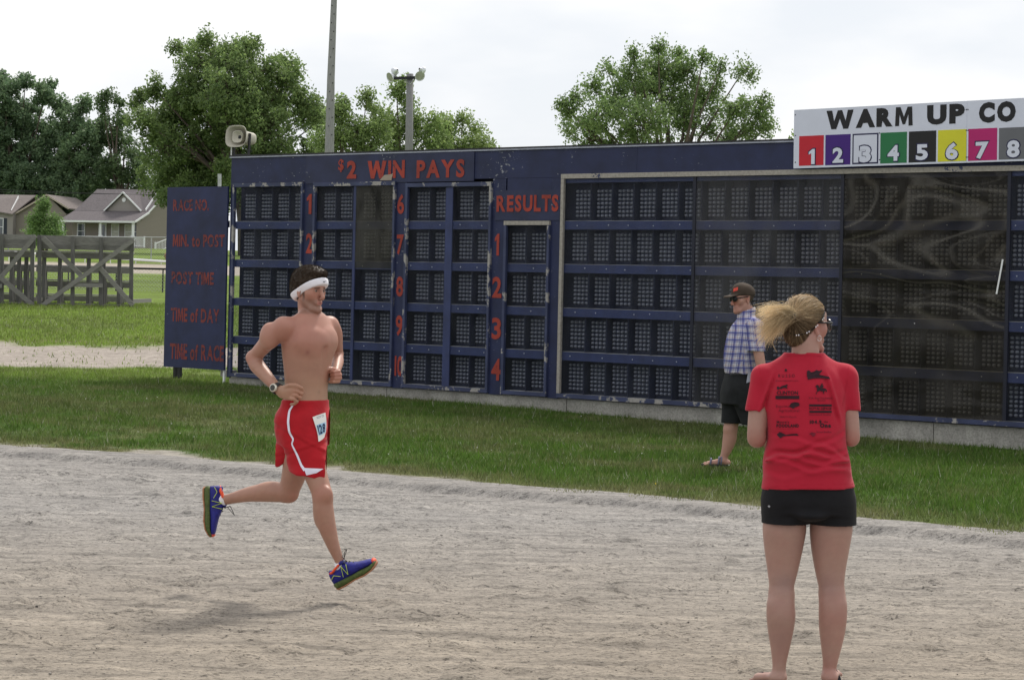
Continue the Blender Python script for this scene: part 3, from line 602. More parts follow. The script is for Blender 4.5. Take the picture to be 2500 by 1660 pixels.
tree('broadleaf_tree',135,[(1950,345,18),(1965,360,26),(1990,350,20)],(1965,560),'treetop barely showing left of the warm up sign',29,.12,1.0,((.075,.115,.040),(.140,.190,.065)),TG)
tree('young_tree',120,[(105,512,14),(92,540,22),(125,545,20),(110,570,30),(80,565,18),(140,572,16),(108,498,7)],(108,640),'small young tree in front of the grey house',30,.07,3.6,((.060,.105,.036),(.110,.170,.055)),clus=.30)
# ------------------------------------------------------------------ undergrowth behind the houses
def thicket():
    g=np.random.default_rng(77); C=[];Rr=[]
    for i in range(620):
        px=g.uniform(-120,470); py=g.uniform(430,600)-max(0,14*math.sin(px*.05))
        if 235<px<400 and py<470: continue
        C.append(P(px,py,g.uniform(256,266))); Rr.append(g.uniform(.9,1.6))
    V,Fc,Cc=leaf_cloud(np.array(C),Rr,[90]*len(C),.26,g,(np.array([.036,.062,.040]),np.array([.075,.112,.064])))
    return mesh_np('undergrowth',V,Fc,m_leaf,False,Cc)
link('undergrowth',thicket(),label='dark mass of bushes growing between the trees and the houses',kind='stuff')
# ------------------------------------------------------------------ houses
def roofm(name,c):
    t=NT(name); b=t.bsdf(c,.95,0,.1); w=t.n('TexWave',wave_type='BANDS',bands_direction='Z'); w.inputs['Scale'].default_value=4.5; w.inputs['Distortion'].default_value=.6
    tc=t.n('TexCoord'); t.l(tc.outputs['Object'],w.inputs[0]); k=t.mix(0,t.ramp(t.noise(5,5,.8),[(.3,tuple(x*.7 for x in c)),(.7,tuple(x*1.3 for x in c))]),w.outputs[0],'OVERLAY'); t.l(k,b.inputs['Base Color']); return t.m
def sidem(name,c):
    t=NT(name); b=t.bsdf(c,.8,0,.2); w=t.n('TexWave',wave_type='BANDS',bands_direction='Z',wave_profile='SAW'); w.inputs['Scale'].default_value=2.6
    tc=t.n('TexCoord'); t.l(tc.outputs['Object'],w.inputs[0]); t.l(t.ramp(w.outputs[0],[(0,tuple(x*.72 for x in c)),(.3,c),(1,tuple(x*1.05 for x in c))]),b.inputs['Base Color']); t.bump(b,w.outputs[0],.5,.02); return t.m
m_roof=roofm('shingle_roof',(.135,.122,.128)); m_roof2=roofm('shingle_roof_pale',(.17,.15,.145)); m_side=sidem('beige_siding',(.25,.222,.20)); m_side2=sidem('grey_siding',(.29,.265,.26))
m_trim=simple('white_trim',(.72,.73,.76),.6,0,.2,.05); m_win=simple('window_glass',(.07,.085,.10),.08,0,.8,.2,1); m_shut=simple('shutter',(.03,.035,.05),.6); m_blind=simple('pale_blind',(.5,.5,.44),.6)
def window(par,x0,x1,z0,z1,y,axis='x',mul=True,name='window',pane=None,shut=0):
    """window in the wall plane y=const facing -y (axis 'x')"""
    w=MB(); t=.07; w.box(x0-t,x1+t,y-.06,y-.005,z1,z1+t); w.box(x0-t,x1+t,y-.06,y-.005,z0-t,z0); w.box(x0-t,x0,y-.06,y-.005,z0,z1); w.box(x1,x1+t,y-.06,y-.005,z0,z1)
    if mul: w.box(x0,x1,y-.045,y-.008,(z0+z1)/2-.025,(z0+z1)/2+.025)
    o=w.obj(name,m_trim,par); MB().box(x0,x1,y-.03,y-.006,z0,z1).obj('pane',pane or m_win,o)
    for s in (-1,1)[:2 if shut else 0]:
        xs=(x0-t-.36,x0-t-.02) if s<0 else (x1+t+.02,x1+t+.36)
        if shut==1 or s>0: MB().box(*xs,y-.04,y-.004,z0-.05,z1+.05).obj('shutter',m_shut,par)
    return o
def porch_house():
    Y=230; b=P(143,605,Y); gz=float(hgt(b[0],Y)); h=empty('porch_house',(b[0],Y,gz),R_(-20.5),label='beige house with front porch, dormer gable and white railings',cat='house')
    W=8.5; e=2.62; br=(2.7,3.62); rg=(6.6,5.95); bk=(12.2,2.9)
    w=MB(); w.box(.35,W-.35,1.9,11.8,-1.5,2.95)
    xx=(W-.35); yy=[(0.15,2.55),(2.7,3.5),(6.6,5.8),(11.8,3.0)]
    for x in (.37,xx-.01): w.add([(x,1.9,2.9),(x,yy[1][0],yy[1][1]),(x,yy[2][0],yy[2][1]),(x,yy[3][0],yy[3][1]),(x,11.8,2.9)],[(0,1,2,3,4)])
    w.box(W-.36,W-.33,.9,11.8,-1.5,2.75); w.obj('wall',m_side,h)
    r=MB()
    def slab(q,t=.12):
        q=[Vector(p) for p in q]; r.add(q+[p-Vector((0,0,t)) for p in q],[(0,1,2,3),(7,6,5,4),(0,4,5,1),(1,5,6,2),(2,6,7,3),(3,7,4,0)])
    slab([(0,0,e),(W,0,e),(W,br[0],br[1]),(0,br[0],br[1])]); slab([(.05,br[0]+.002,br[1]+.02),(W-.05,br[0]+.002,br[1]+.02),(W-.05,rg[0],rg[1]),(.3,rg[0],rg[1])]); slab([(.3,rg[0],rg[1]),(W-.05,rg[0],rg[1]),(W-.05,*bk),(.3,*bk)])
    r.obj('roof',m_roof,h)
    MB().box(-.02,W+.02,-.06,-.01,e-.20,e-.01).obj('fascia',m_trim,h)
    f=MB(); f.beam((W+.03,-.02,e-.09),(W+.03,br[0],br[1]-.09),.2,.05); f.beam((W-.0,br[0],br[1]-.05),(W-.0,rg[0],rg[1]-.08),.16,.05); f.obj('rake_board',m_trim,h)
    dx0,dx1,dz0,dz1,dy=3.55,7.75,3.66,5.5,2.75; c=(dx0+dx1)/2
    d=empty('dormer'); d.parent=h
    MB().add([(dx0+.1,dy,dz0),(dx1-.1,dy,dz0),(c,dy,dz1-.1)],[(0,1,2)]).obj('gable',m_side2,d)
    dr=MB(); by=6.0
    for a in (dx0,dx1): dr.add([(a,dy-.25,dz0-.03),(c,dy-.25,dz1),(c,by,dz1),(a,dy+.2,dz0+.1)],[(0,1,2,3)])
    dr.obj('dormer_roof',m_roof,d); tr=MB(); tr.beam((dx0,dy-.28,dz0),(c,dy-.28,dz1),.14,.06); tr.beam((dx1,dy-.28,dz0),(c,dy-.28,dz1),.14,.06); tr.obj('trim',m_trim,d)
    MB().beam((dx1+.35,2.72,3.74),(dx1-.15,6.1,5.72),.3,.05).obj('flashing',m_white,d)
    MB().lathe((c,dy-.03,4.75),(0,-1,0),[(0,.22),(.04,.22),(.05,.17),(.03,0)],12).obj('round_vent',m_trim,d)
    window(h,1.0,1.75,.9,2.3,1.9); window(h,4.85,5.6,.9,2.3,1.9,pane=m_blind); window(h,6.35,7.2,.95,2.25,1.9,pane=m_blind); window(h,7.36,7.95,.95,2.25,1.9)
    dd=MB().box(3.35,4.25,1.83,1.89,.0,2.4).obj('door',m_trim,h); MB().box(3.5,4.1,1.80,1.826,.3,2.25).obj('pane',m_win,dd)
    for x in (8.15,4.55,.3): MB().box(x-.1,x+.1,.15,.35,-1.2,e-.14).obj('column',m_trim,h)
    MB().box(.1,W,.05,1.88,-1.5,.05).obj('porch_deck',m_conc,h)
    def rail(a,b,n,nm='porch_rail'):
        o=MB(); a=Vector(a);b=Vector(b); o.beam(a+Vector((0,0,.95)),b+Vector((0,0,.95)),.08,.08); o.beam(a+Vector((0,0,.12)),b+Vector((0,0,.12)),.07,.06)
        for i in range(n+1): p=a.lerp(b,i/n); o.beam(p+Vector((0,0,.13)),p+Vector((0,0,.93)),.035,.035)
        for p in (a,b): o.beam(p,p+Vector((0,0,1.1)),.12,.12)
        o.obj(nm,m_trim,h)
    rail((.3,.22,.1),(4.4,.22,.1),26); rail((4.7,.22,.1),(8.0,.22,.1),22); rail((8.3,.22,.05),(9.4,.3,.05),9); rail((10.5,.5,-.5),(11.1,2.0,.05),9)
    st=MB()
    for i in range(4): st.box(10,10.9,1.8-i*.3,2.1-i*.3,-1.2,-.5-i*.17)
    st.obj('steps',m_conc,h)
porch_house()
def grey_house():
    Y=236; b=P(38,605,Y); gz=float(hgt(b[0],Y)); s=Y/F; h=empty('gable_house',(b[0],Y,gz),R_(-8),label='grey sided house with black shutters at the left edge',cat='house')
    W=5.2; e=3.35; w=MB(); w.box(0,W,0,9,-1.5,e); w.add([(0,0.005,e),(W,0.005,e),(W*.62,.005,5.15)],[(0,1,2)]); w.obj('wall',m_side,h)
    MB().box(-5.5,-.003,-.9,8,-1.5,e-.1).obj('wing_wall',m_side2,h)
    r=MB(); c=W*.62
    def slab(q,t=.12):
        q=[Vector(p) for p in q]; r.add(q+[p-Vector((0,0,t)) for p in q],[(0,1,2,3),(7,6,5,4),(0,4,5,1),(1,5,6,2),(2,6,7,3),(3,7,4,0)])
    slab([(-.1,-.3,e-.1),(c,-.3,5.25),(c,9,5.25),(-.1,9,e-.1)]); slab([(c,-.3,5.25),(W+.4,-.3,e+.55),(W+.4,9,e+.55),(c,9,5.25)]); slab([(-6,-1.2,4.1),(-.0,-1.2,3.2),(.6,4,5.3),(-6,4,5.3)]); slab([(-6,4,5.3),(.6,4,5.3),(.6,9,3.4),(-6,9,3.4)])
    r.obj('roof',m_roof2,h); f=MB(); f.beam((-.1,-.33,e-.16),(c,-.33,5.19),.16,.05); f.beam((c,-.33,5.19),(W+.4,-.33,e+.49),.16,.05); f.obj('rake_board',simple('tan_trim',(.38,.33,.28),.7),h)
    MB().beam((-.35,-.5,3.45),(-.75,2.6,5.0),.34,.05).obj('flashing',m_white,h)
    MB().lathe((c-.35,-.02,4.35),(0,-1,0),[(0,.24),(.04,.24),(.05,.18),(.03,0)],12).obj('round_vent',m_trim,h)
    window(h,-2.0,-1.05,1.05,2.7,-.9,shut=1); window(h,1.75,2.3,1.3,2.4,0,shut=1); window(h,4.3,4.8,1.1,2.3,0,shut=1)
grey_house()
# ------------------------------------------------------------------ driveway, wires, far fence, rails
def sheet(name,pts,mat,lift=.03,**k):
    v=[]; 
    for px,py,Y in pts:
        q=P(px,py,Y); v.append((q[0],q[1],float(hgt(q[0],q[1]))+lift))
    return link(name,mesh(name,v,[tuple(range(len(v)))],mat),**k)
dv=MB(); rowsd=[(-14.5,-4.6,146.5),(-15,-4.7,150),(-14.5,-5.2,160),(-13.0,-6.0,175),(-12.4,-7.4,190)]
vv=[]; 
for a,b_,y in rowsd:
    for q in np.linspace(a,b_,6): vv.append((q,y,float(hgt(q,y))+.04))
dv.add(vv,[(i*6+j,i*6+j+1,(i+1)*6+j+1,(i+1)*6+j) for i in range(4) for j in range(5)])
dv.obj('driveway',conc('driveway_concrete',(.55,.54,.55),.85),label='pale concrete driveway beyond the white rail',kind='structure')
def rail_thing(name,Y,px0,px1,zt,rad,m,label,cat,posts,pm,prad=.03,mesh_h=0,slope=0):
    a=P(px0,600,Y); b=P(px1,600,Y); ga=float(hgt(a[0],Y)); r=empty(name,(a[0],Y,ga),0,label=label,cat=cat)
    L=b[0]-a[0]; MB().tube([(0,0,zt),(L,0,zt+slope)],rad,8).obj('rail',m,r)
    for px in posts:
        x=P(px,600,Y)[0]-a[0]; MB().tube([(x,0.06,-.4),(x,.06,zt+slope*x/L)],prad,6).obj('post',pm,r)
    if mesh_h:
        w=MB(); st=.16; n=int(L/st)
        for i in range(-8,n):
            x0,x1=i*st,i*st+mesh_h
            for s in (0,1):
                p=[(max(x0,0),0,.02+(max(x0,0)-x0 if not s else mesh_h-(max(x0,0)-x0))),(min(x1,L),0,.02+(min(x1,L)-x0 if not s else mesh_h-(min(x1,L)-x0)))]
                if p[1][0]>p[0][0]: w.beam(p[0],p[1],.007,.007)
        w.obj('chain_link',m_galv,r,kind='stuff')
    return r
rail_thing('racetrack_rail',141,-60,470,.62,.075,m_white,'white round rail along the far racing track','rail',range(-40,470,62),m_white,slope=-.50)
rail_thing('chain_fence',110,-60,470,1.10,.05,m_black,'low chain link fence with thick black top pipe','fence',(-50,60,168,285,399),m_dark,.035,1.05)
rail_thing('wire_fence',146,-60,470,1.25,.03,m_galv,'thin grey wire fence in front of the houses','fence',(-40,20,113,236,369,450),m_galv,.035,1.2,slope=.2)
wr=empty('power_line',P(-100,470,215),0,label='thin power wires crossing in front of the house roofs',cat='wires')
for a,b_,c_ in ((462,470,477),(466,471,476)):
    pts=[Vector(P(x,y,215))-Vector(wr.location) for x,y in ((-100,a-(4 if a<465 else 0)),(130,b_+2),(430,c_))]
    o=[];
    for i in range(9): t_=i/8; o.append(pts[0]*(1-t_)**2+pts[1]*2*t_*(1-t_)+pts[2]*t_**2)
    MB().tube(o,.018,4).obj('wire',m_dark,wr)
# small things on the lawn: hydrant and bird
hy=P(406,641,147); hb=empty('yard_hydrant',(hy[0],147,float(hgt(hy[0],147))),0,label='small brown hydrant on the lawn beside the driveway',cat='hydrant')
MB().lathe((0,0,-.1),(0,0,1),[(0,.09),(.35,.09),(.36,.13),(.45,.12),(.52,.05),(.53,0)],10).obj('body',simple('rust',(.30,.16,.09),.8),hb); MB().tube([(-.15,0,.2),(.15,0,.2)],.05,8).obj('outlet',simple('rust_b',(.25,.13,.08),.8),hb)
# ------------------------------------------------------------------ bleachers seen from behind
def BZ(zx,zy,Y=60): return P(zx*.17782,560+zy*.17782,Y)
def bleacher(x0,x1,posts,boards,diags,inner,label,extra=()):
    b=BZ((x0+x1)/2,1085); r=empty('wooden_bleachers',(b[0],60,float(hgt(b[0],60))),0,label=label,cat='bleachers',group='weathered wooden bleachers')
    O=Vector(r.location)
    def bm(name,a,c,w,t,m,up=(0,0,1)): return MB().beam(Vector(a)-O,Vector(c)-O,w,t,up=up).obj(name,m,r)
    for zx,zt in posts: bm('post',BZ(zx,zt,60.0),BZ(zx-6,1100,60.0),.06,.098,m_woodz,(0,1,0))
    for i,(a,c) in enumerate(boards): bm('back_board',BZ(x0,a+0,60.11)+np.array([0,0,0]),BZ(x1,c,60.11),.118,.04,m_woodx)
    for i,(xa,ya,xb,yb) in enumerate(diags): bm('brace',BZ(xa,ya,59.90-.045*(i%2)),BZ(xb,yb,59.90-.045*(i%2)),.115,.04,m_woodx)
    for k,(zy,dy) in enumerate(((300,.6),(495,1.5),(692,2.4),(888,3.3))):
        z=BZ(1000,zy,60+dy)[2]; xa,xb=BZ(x0+(8 if k else 0),0,60+dy)[0],BZ(x1-(8 if k else 0),0,60+dy)[0]
        for j in range(2): MB().box(xa-O.x,xb-O.x,dy+j*.16-.15,dy+j*.16-.005,z-.035-O.z,z-O.z).obj('seat_plank',m_seat,r)
        MB().box(xa-O.x+.02,xb-O.x-.02,dy-.2,dy-.16,z-.19-O.z,z-.045-O.z).obj('stringer',m_woodx,r)
        for zx in inner:
            X=BZ(zx,0,60+dy)[0]; MB().box(X-O.x-.045+.03*k,X-O.x+.045+.03*k,dy-.155,dy-.065,-.15,z-.04-O.z).obj('post',m_woodz,r)
    for a,c,y in extra: MB().box(BZ(a,0)[0]-O.x,BZ(c,0)[0]-O.x,-.14,-.10,BZ(a,y+28)[2]-O.z,BZ(a,y-28)[2]-O.z).obj('plank',m_woodx,r)
    for y in (1000,): MB().box(BZ(x0+20,0)[0]-O.x,BZ(x1-60,0)[0]-O.x,.2,.25,BZ(0,y+12)[2]-O.z,BZ(0,y-2)[2]-O.z).obj('plank',m_woodx,r)
    MB().box(BZ(x0+20,0)[0]-O.x,BZ(x0+60,0)[0]-O.x,.0,3.4,.1,.2).obj('sleeper',m_woodx,r); MB().box(BZ(x1-60,0)[0]-O.x,BZ(x1-20,0)[0]-O.x,.0,3.4,.1,.2).obj('sleeper',m_woodx,r)
bleacher(-820,488,[(-760,60),(-370,62),(28,62),(445,120)],[(86,108),(150,172),(214,236)],[(488,92,22,650),(-20,640,468,1055),(-800,100,-380,640)],(185,285,385,-200,-520),'weathered wooden bleachers cut off by the left edge',((-700,60,762),))
bleacher(512,1842,[(545,82),(1001,100),(1388,112),(1806,165)],[(110,150),(174,210),(238,268)],[(590,118,1120,640),(1838,145,585,1042),(1360,515,1825,1045)],(630,845,1240,1445,1660),'weathered wooden bleachers beside the chain link fence',((985,1436,762),))
# ------------------------------------------------------------------ sculpting: signed distance fields + surface nets
class Field:
    def __init__(s,lo,hi,h):
        s.lo=np.array(lo,float); s.h=h; s.n=np.ceil((np.array(hi)-s.lo)/h).astype(int)+1; s.d=np.full(s.n,9.,np.float32)
    def box(s,lo,hi):
        a=np.clip(np.floor((np.array(lo)-s.lo)/s.h).astype(int),0,s.n-1); b=np.clip(np.ceil((np.array(hi)-s.lo)/s.h).astype(int)+1,1,s.n)
        sl_=tuple(slice(i,j) for i,j in zip(a,b)); g=[s.lo[i]+s.h*np.arange(a[i],b[i],dtype=np.float32) for i in range(3)]
        return sl_,np.meshgrid(*g,indexing='ij')
    def op(s,fn,lo,hi,k,mode='add'):
        m=k+s.h*3
        sl_,(X,Y,Z)=s.box(np.array(lo)-m,np.array(hi)+m)
        if X.size==0:return
        e=fn(X,Y,Z).astype(np.float32); d=s.d[sl_]
        if mode=='add': hh=np.clip(.5+.5*(d-e)/max(k,1e-6),0,1); s.d[sl_]=d*(1-hh)+e*hh-k*hh*(1-hh)
        elif mode=='sub': e=-e; hh=np.clip(.5-.5*(d-e)/max(k,1e-6),0,1); s.d[sl_]=d*(1-hh)+e*hh+k*hh*(1-hh)
        elif mode=='and': hh=np.clip(.5-.5*(d-e)/max(k,1e-6),0,1); s.d[sl_]=d*(1-hh)+e*hh+k*hh*(1-hh)
        elif mode=='disp': s.d[sl_]=d+e
    def cone(s,a,b,r1,r2,k=.02,mode='add',flat=None):
        a=np.array(a,float);b=np.array(b,float);ab=b-a;L2=(ab@ab)+1e-12;r=max(r1,r2)
        def fn(X,Y,Z):
            px,py,pz=X-a[0],Y-a[1],Z-a[2]; t=np.clip((px*ab[0]+py*ab[1]+pz*ab[2])/L2,0,1)
            qx,qy,qz=px-ab[0]*t,py-ab[1]*t,pz-ab[2]*t
            if flat is not None:
                n,f=np.array(flat[0],float),flat[1]; n=n/np.linalg.norm(n); w=(qx*n[0]+qy*n[1]+qz*n[2]); g=(1/f-1)*w; qx,qy,qz=qx+g*n[0],qy+g*n[1],qz+g*n[2]
                return (np.sqrt(qx*qx+qy*qy+qz*qz)-(r1+(r2-r1)*t))*(f if f<1 else 1)
            return np.sqrt(qx*qx+qy*qy+qz*qz)-(r1+(r2-r1)*t)
        q=r*(1 if flat is None else max(1,flat[1])); s.op(fn,np.minimum(a,b)-q,np.maximum(a,b)+q,k,mode)
    def chain(s,pts,rad,k=.02,flat=None,**kw):
        """one smooth tapering limb through the joints"""
        Pt=np.array(pts,float); Rd=np.array(rad,float); n=len(Pt)
        if n>2:
            Q=[];q=[]; E=np.vstack([2*Pt[0]-Pt[1],Pt,2*Pt[-1]-Pt[-2]]); e=np.concatenate([[Rd[0]],Rd,[Rd[-1]]]); m=3 if max(Rd)<.013 else 6
            for i in range(1,n):
                for t in np.arange(m)/m:
                    def cr(A): return .5*(2*A[i]+(A[i+1]-A[i-1])*t*.8+(2*A[i-1]-5*A[i]+4*A[i+1]-A[i+2])*t*t*.8+(-A[i-1]+3*A[i]-3*A[i+1]+A[i+2])*t**3*.8)+(.2*(A[i+1]-A[i])*(t*t*(3-2*t)) if True else 0)
                    Q.append(cr(E) if m==6 else E[i]*(1-t)+E[i+1]*t); q.append(cr(e))
            Q.append(Pt[-1]); q.append(Rd[-1]); Pt=np.array(Q); Rd=np.array(q)
        r=Rd.max(); mg=k+s.h*3; lo=Pt.min(0)-r; hi=Pt.max(0)+r; sl0,_=s.box(lo-mg,hi+mg); L=Field.__new__(Field); L.lo=s.lo+s.h*np.array([a.start for a in sl0]); L.h=s.h; L.n=np.array([a.stop-a.start for a in sl0]); L.d=np.full(L.n,9.,np.float32)
        for i in range(len(Pt)-1): 
            a,b=Pt[i],Pt[i+1]; ab=b-a;L2=ab@ab+1e-12; r1,r2=Rd[i],Rd[i+1]; qq=max(r1,r2)+mg
            s2,(X,Y,Z)=L.box(np.minimum(a,b)-qq,np.maximum(a,b)+qq); px,py,pz=X-a[0],Y-a[1],Z-a[2]; t=np.clip((px*ab[0]+py*ab[1]+pz*ab[2])/L2,0,1); qx,qy,qz=px-ab[0]*t,py-ab[1]*t,pz-ab[2]*t; f=1
            if flat is not None:
                nn,f=np.array(flat[0],float),flat[1]; nn=nn/np.linalg.norm(nn); w=qx*nn[0]+qy*nn[1]+qz*nn[2]; g=(1/f-1)*w; qx,qy,qz=qx+g*nn[0],qy+g*nn[1],qz+g*nn[2]
            L.d[s2]=np.minimum(L.d[s2],(np.sqrt(qx*qx+qy*qy+qz*qz)-(r1+(r2-r1)*t))*min(f,1))
        d=s.d[sl0]; e=L.d; hh=np.clip(.5+.5*(d-e)/max(k,1e-6),0,1); s.d[sl0]=d*(1-hh)+e*hh-k*hh*(1-hh)
    def cutcone(s,a,b,r1,r2,p,n,k=.02):
        a=np.array(a,float);b=np.array(b,float);ab=b-a;L2=ab@ab;n=np.array(n,float);n/=np.linalg.norm(n)
        def fn(X,Y,Z):
            px,py,pz=X-a[0],Y-a[1],Z-a[2]; t=np.clip((px*ab[0]+py*ab[1]+pz*ab[2])/L2,0,1); qx,qy,qz=px-ab[0]*t,py-ab[1]*t,pz-ab[2]*t
            return np.maximum(np.sqrt(qx*qx+qy*qy+qz*qz)-(r1+(r2-r1)*t),(X-p[0])*n[0]+(Y-p[1])*n[1]+(Z-p[2])*n[2])
        r=max(r1,r2); s.op(fn,np.minimum(a,b)-r,np.maximum(a,b)+r,k)
    def ell(s,c,r,R=None,k=.02,mode='add'):
        c=np.array(c,float); r=np.array(r,float); R=np.eye(3) if R is None else R; q=max(r)
        def fn(X,Y,Z):
            x,y,z=X-c[0],Y-c[1],Z-c[2]; u=[(x*R[0,i]+y*R[1,i]+z*R[2,i]) for i in range(3)]
            k0=np.sqrt(sum((u[i]/r[i])**2 for i in range(3))); k1=np.sqrt(sum((u[i]/r[i]**2)**2 for i in range(3)))+1e-6
            return k0*(k0-1)/k1
        e=np.sqrt(((R*r)**2).sum(1)); s.op(fn,c-e,c+e,k,mode)
    def loft(s,keys,yaw,k=.02,mode='add',pw=2.0,cap=.01):
        """keys: (z, cx, cy, a lateral, b front-back); yaw = facing direction angle from -y towards +x"""
        K=sorted(keys); z=np.array([q[0] for q in K]); A=np.array([q[1:] for q in K]); c_,s_=math.cos(yaw),math.sin(yaw)
        zz=np.linspace(z[0],z[-1],120); T=[np.interp(zz,z,A[:,i]) for i in range(4)]
        ker=np.array([1,2,3,4,3,2,1])/16.
        T=[np.convolve(np.pad(q,3,mode='edge'),ker,'valid') for q in T]; T=[np.convolve(np.pad(q,3,mode='edge'),ker,'valid') for q in T]
        def fn(X,Y,Z):
            z1=Z[0,0,:]; cx,cy,a,b=[np.interp(z1,zz,q)[None,None,:] for q in T]
            dx,dy=X-cx,Y-cy; u=(dx*c_+dy*s_)/a; v=(dx*s_-dy*c_)/b
            k0=(np.abs(u)**pw+np.abs(v)**pw)**(1/pw)+1e-6; k1=np.sqrt((u/a)**2+(v/b)**2)+1e-6
            d=k0*(k0-1)/k1*np.where(k0<.3,1,1); d=np.where(k0<.5,(k0-1)*np.minimum(a,b),d)
            e=np.maximum(z[0]-Z,Z-z[-1]); h=np.clip(.5-.5*(d-e)/cap,0,1); return d*(1-h)+e*h+cap*h*(1-h)
        m=A[:,2:].max(); s.op(fn,(A[:,0].min()-m,A[:,1].min()-m,z[0]),(A[:,0].max()+m,A[:,1].max()+m,z[-1]),k,mode)
    def plane(s,p,n,k=.004,lo=None,hi=None):
        """keep the side the normal points away from"""
        n=np.array(n,float);n/=np.linalg.norm(n); p=np.array(p,float)
        s.op(lambda X,Y,Z:(X-p[0])*n[0]+(Y-p[1])*n[1]+(Z-p[2])*n[2],s.lo if lo is None else lo,(s.lo+s.h*s.n) if hi is None else hi,k,'and')
    def disp(s,fn,lo=None,hi=None): s.op(fn,s.lo if lo is None else lo,(s.lo+s.h*s.n) if hi is None else hi,0,'disp')
    def sample(s,p):
        q=(np.asarray(p,float)-s.lo)/s.h; q=np.clip(q,0,s.n-1.001); i=np.floor(q).astype(int); f=q-i; v=0
        for a in (0,1):
            for b in (0,1):
                for c in (0,1):
                    w=(f[...,0] if a else 1-f[...,0])*(f[...,1] if b else 1-f[...,1])*(f[...,2] if c else 1-f[...,2]); v=v+w*s.d[i[...,0]+a,i[...,1]+b,i[...,2]+c]
        return v
    def drape(s,px,py,Y0,off=.003,back=.6):
        """points where sight rays through photo pixels first meet the surface; off lifts them off it"""
        x,y=[np.array(v) for v in zip(*[lv(a,b) for a,b in zip(np.ravel(px),np.ravel(py))])]
        Y=np.full(x.shape,Y0-back); hit=np.zeros(x.shape,bool)
        for i in range(420):
            p=np.stack([x*Y,Y,EYE-y*Y],-1); d=s.sample(p); hit|=d<off; Y=np.where(hit,Y,Y+np.clip(d-off,.002,.05))
            if hit.all() : break
        Y=np.where(hit&(Y<Y0+back),Y,np.nan); m=np.nanmedian(Y); Y=np.where(np.isnan(Y),m,Y)
        return np.stack([x*Y,Y,EYE-y*Y],-1)
    def nets(s):
        d=s.d; sg=d<0; c=[sg[i:d.shape[0]-1+i,j:d.shape[1]-1+j,k:d.shape[2]-1+k] for i in (0,1) for j in (0,1) for k in (0,1)]
        cnt=sum(x.astype(np.int8) for x in c); act=(cnt>0)&(cnt<8); I=np.argwhere(act); idx=np.full(act.shape,-1,np.int32); idx[act]=np.arange(len(I))
        cor=np.array([(i,j,k) for i in (0,1) for j in (0,1) for k in (0,1)]); val=np.stack([d[I[:,0]+a,I[:,1]+b,I[:,2]+e] for a,b,e in cor],1)
        acc=np.zeros((len(I),3)); n=np.zeros(len(I))
        for a in range(8):
            for b in range(a+1,8):
                if np.abs(cor[a]-cor[b]).sum()!=1: continue
                va,vb=val[:,a],val[:,b]; m=(va<0)!=(vb<0); t_=np.where(m,va/(va-vb+1e-12),0)
                acc+=np.where(m[:,None],cor[a]+(cor[b]-cor[a])*t_[:,None],0); n+=m
        V=s.lo+s.h*(I+acc/n[:,None]); Fs=[]
        for ax_ in range(3):
            o=[0,1,2]; o.remove(ax_); p,q=o
            A=[slice(None)]*3;B=[slice(None)]*3; A[ax_]=slice(0,-1);B[ax_]=slice(1,None); s0=sg[tuple(A)];s1=sg[tuple(B)]; E=np.argwhere(s0!=s1)
            E=E[(E[:,p]>0)&(E[:,q]>0)&(E[:,p]<d.shape[p]-1)&(E[:,q]<d.shape[q]-1)]
            def ci(dp,dq):
                k_=E.copy();k_[:,p]-=dp;k_[:,q]-=dq; return idx[k_[:,0],k_[:,1],k_[:,2]]
            f=np.stack([ci(1,1),ci(0,1),ci(0,0),ci(1,0)],1); inv=s0[E[:,0],E[:,1],E[:,2]]
            if ax_==1: inv=~inv
            f[~inv]=f[~inv][:,::-1]; Fs.append(f)
        Fc=np.concatenate(Fs); return V,Fc[(Fc>=0).all(1)]
    def build(s,name,mat,parent,colfn=None,origin=(0,0,0),**k):
        V,Fc=s.nets(); col=None
        if colfn is not None: col=colfn(V)
        return link(name,mesh_np(name,V-np.array(origin),Fc,mat,True,col),parent,**k)
def n3(V,sc,seed=0):
    x,y,z=V[...,0],V[...,1],V[...,2]; a=x*.80+z*.60+y*.35; b=z*.80-x*.60+y*.5; c=y*.9-x*.4+z*.35
    return (fbm(a*sc+31,b*sc+17,seed)+fbm(c*sc+11,b*sc*.8+a*sc*.4+7,seed+9))/2
def blob(V,c,r): return np.exp(-((V-np.array(c))**2).sum(-1)/(r*r))
def skin_col(V,base,red=(),dark=(),seed=0):
    c=np.tile(np.array(base),(len(V),1)); c=c*(.86+.28*n3(V,9,seed))[:,None]*(.90+.20*n3(V,70,seed+3))[:,None]
    mt=np.clip((n3(V,26,seed+12)-.5)*2.4+.5,0,1)[:,None]; c=c*(1-.34*mt)+c*np.array([.95,.74,.80])*.34*mt
    r=(.5+.9*(n3(V,5,seed+5)-.5))[:,None]; c=c*(1-.10*r)+np.array([base[0]*1.02,base[1]*.72,base[2]*.72])*.10*r
    for p,rr,a in red: w=(blob(V,p,rr)*a)[:,None]; c=c*(1-w)+np.array([base[0]*1.0,base[1]*.58,base[2]*.58])*w
    for p,rr,a,k in dark: w=(blob(V,p,rr)*a)[:,None]; c=c*(1-w)+np.array(k)*w
    return c
def Rot(yaw,pitch=0,roll=0):
    """head frame: columns are right, forward, up. yaw from -y (towards the camera) towards +x"""
    f=np.array([math.sin(yaw)*math.cos(pitch),-math.cos(yaw)*math.cos(pitch),math.sin(pitch)]); r=np.array([-math.cos(yaw),-math.sin(yaw),0]); 
    u=np.cross(r,f); cr,sr=math.cos(roll),math.sin(roll); r2=r*cr+u*sr; u2=np.cross(r2,f); return np.stack([r2,f,u2],1)
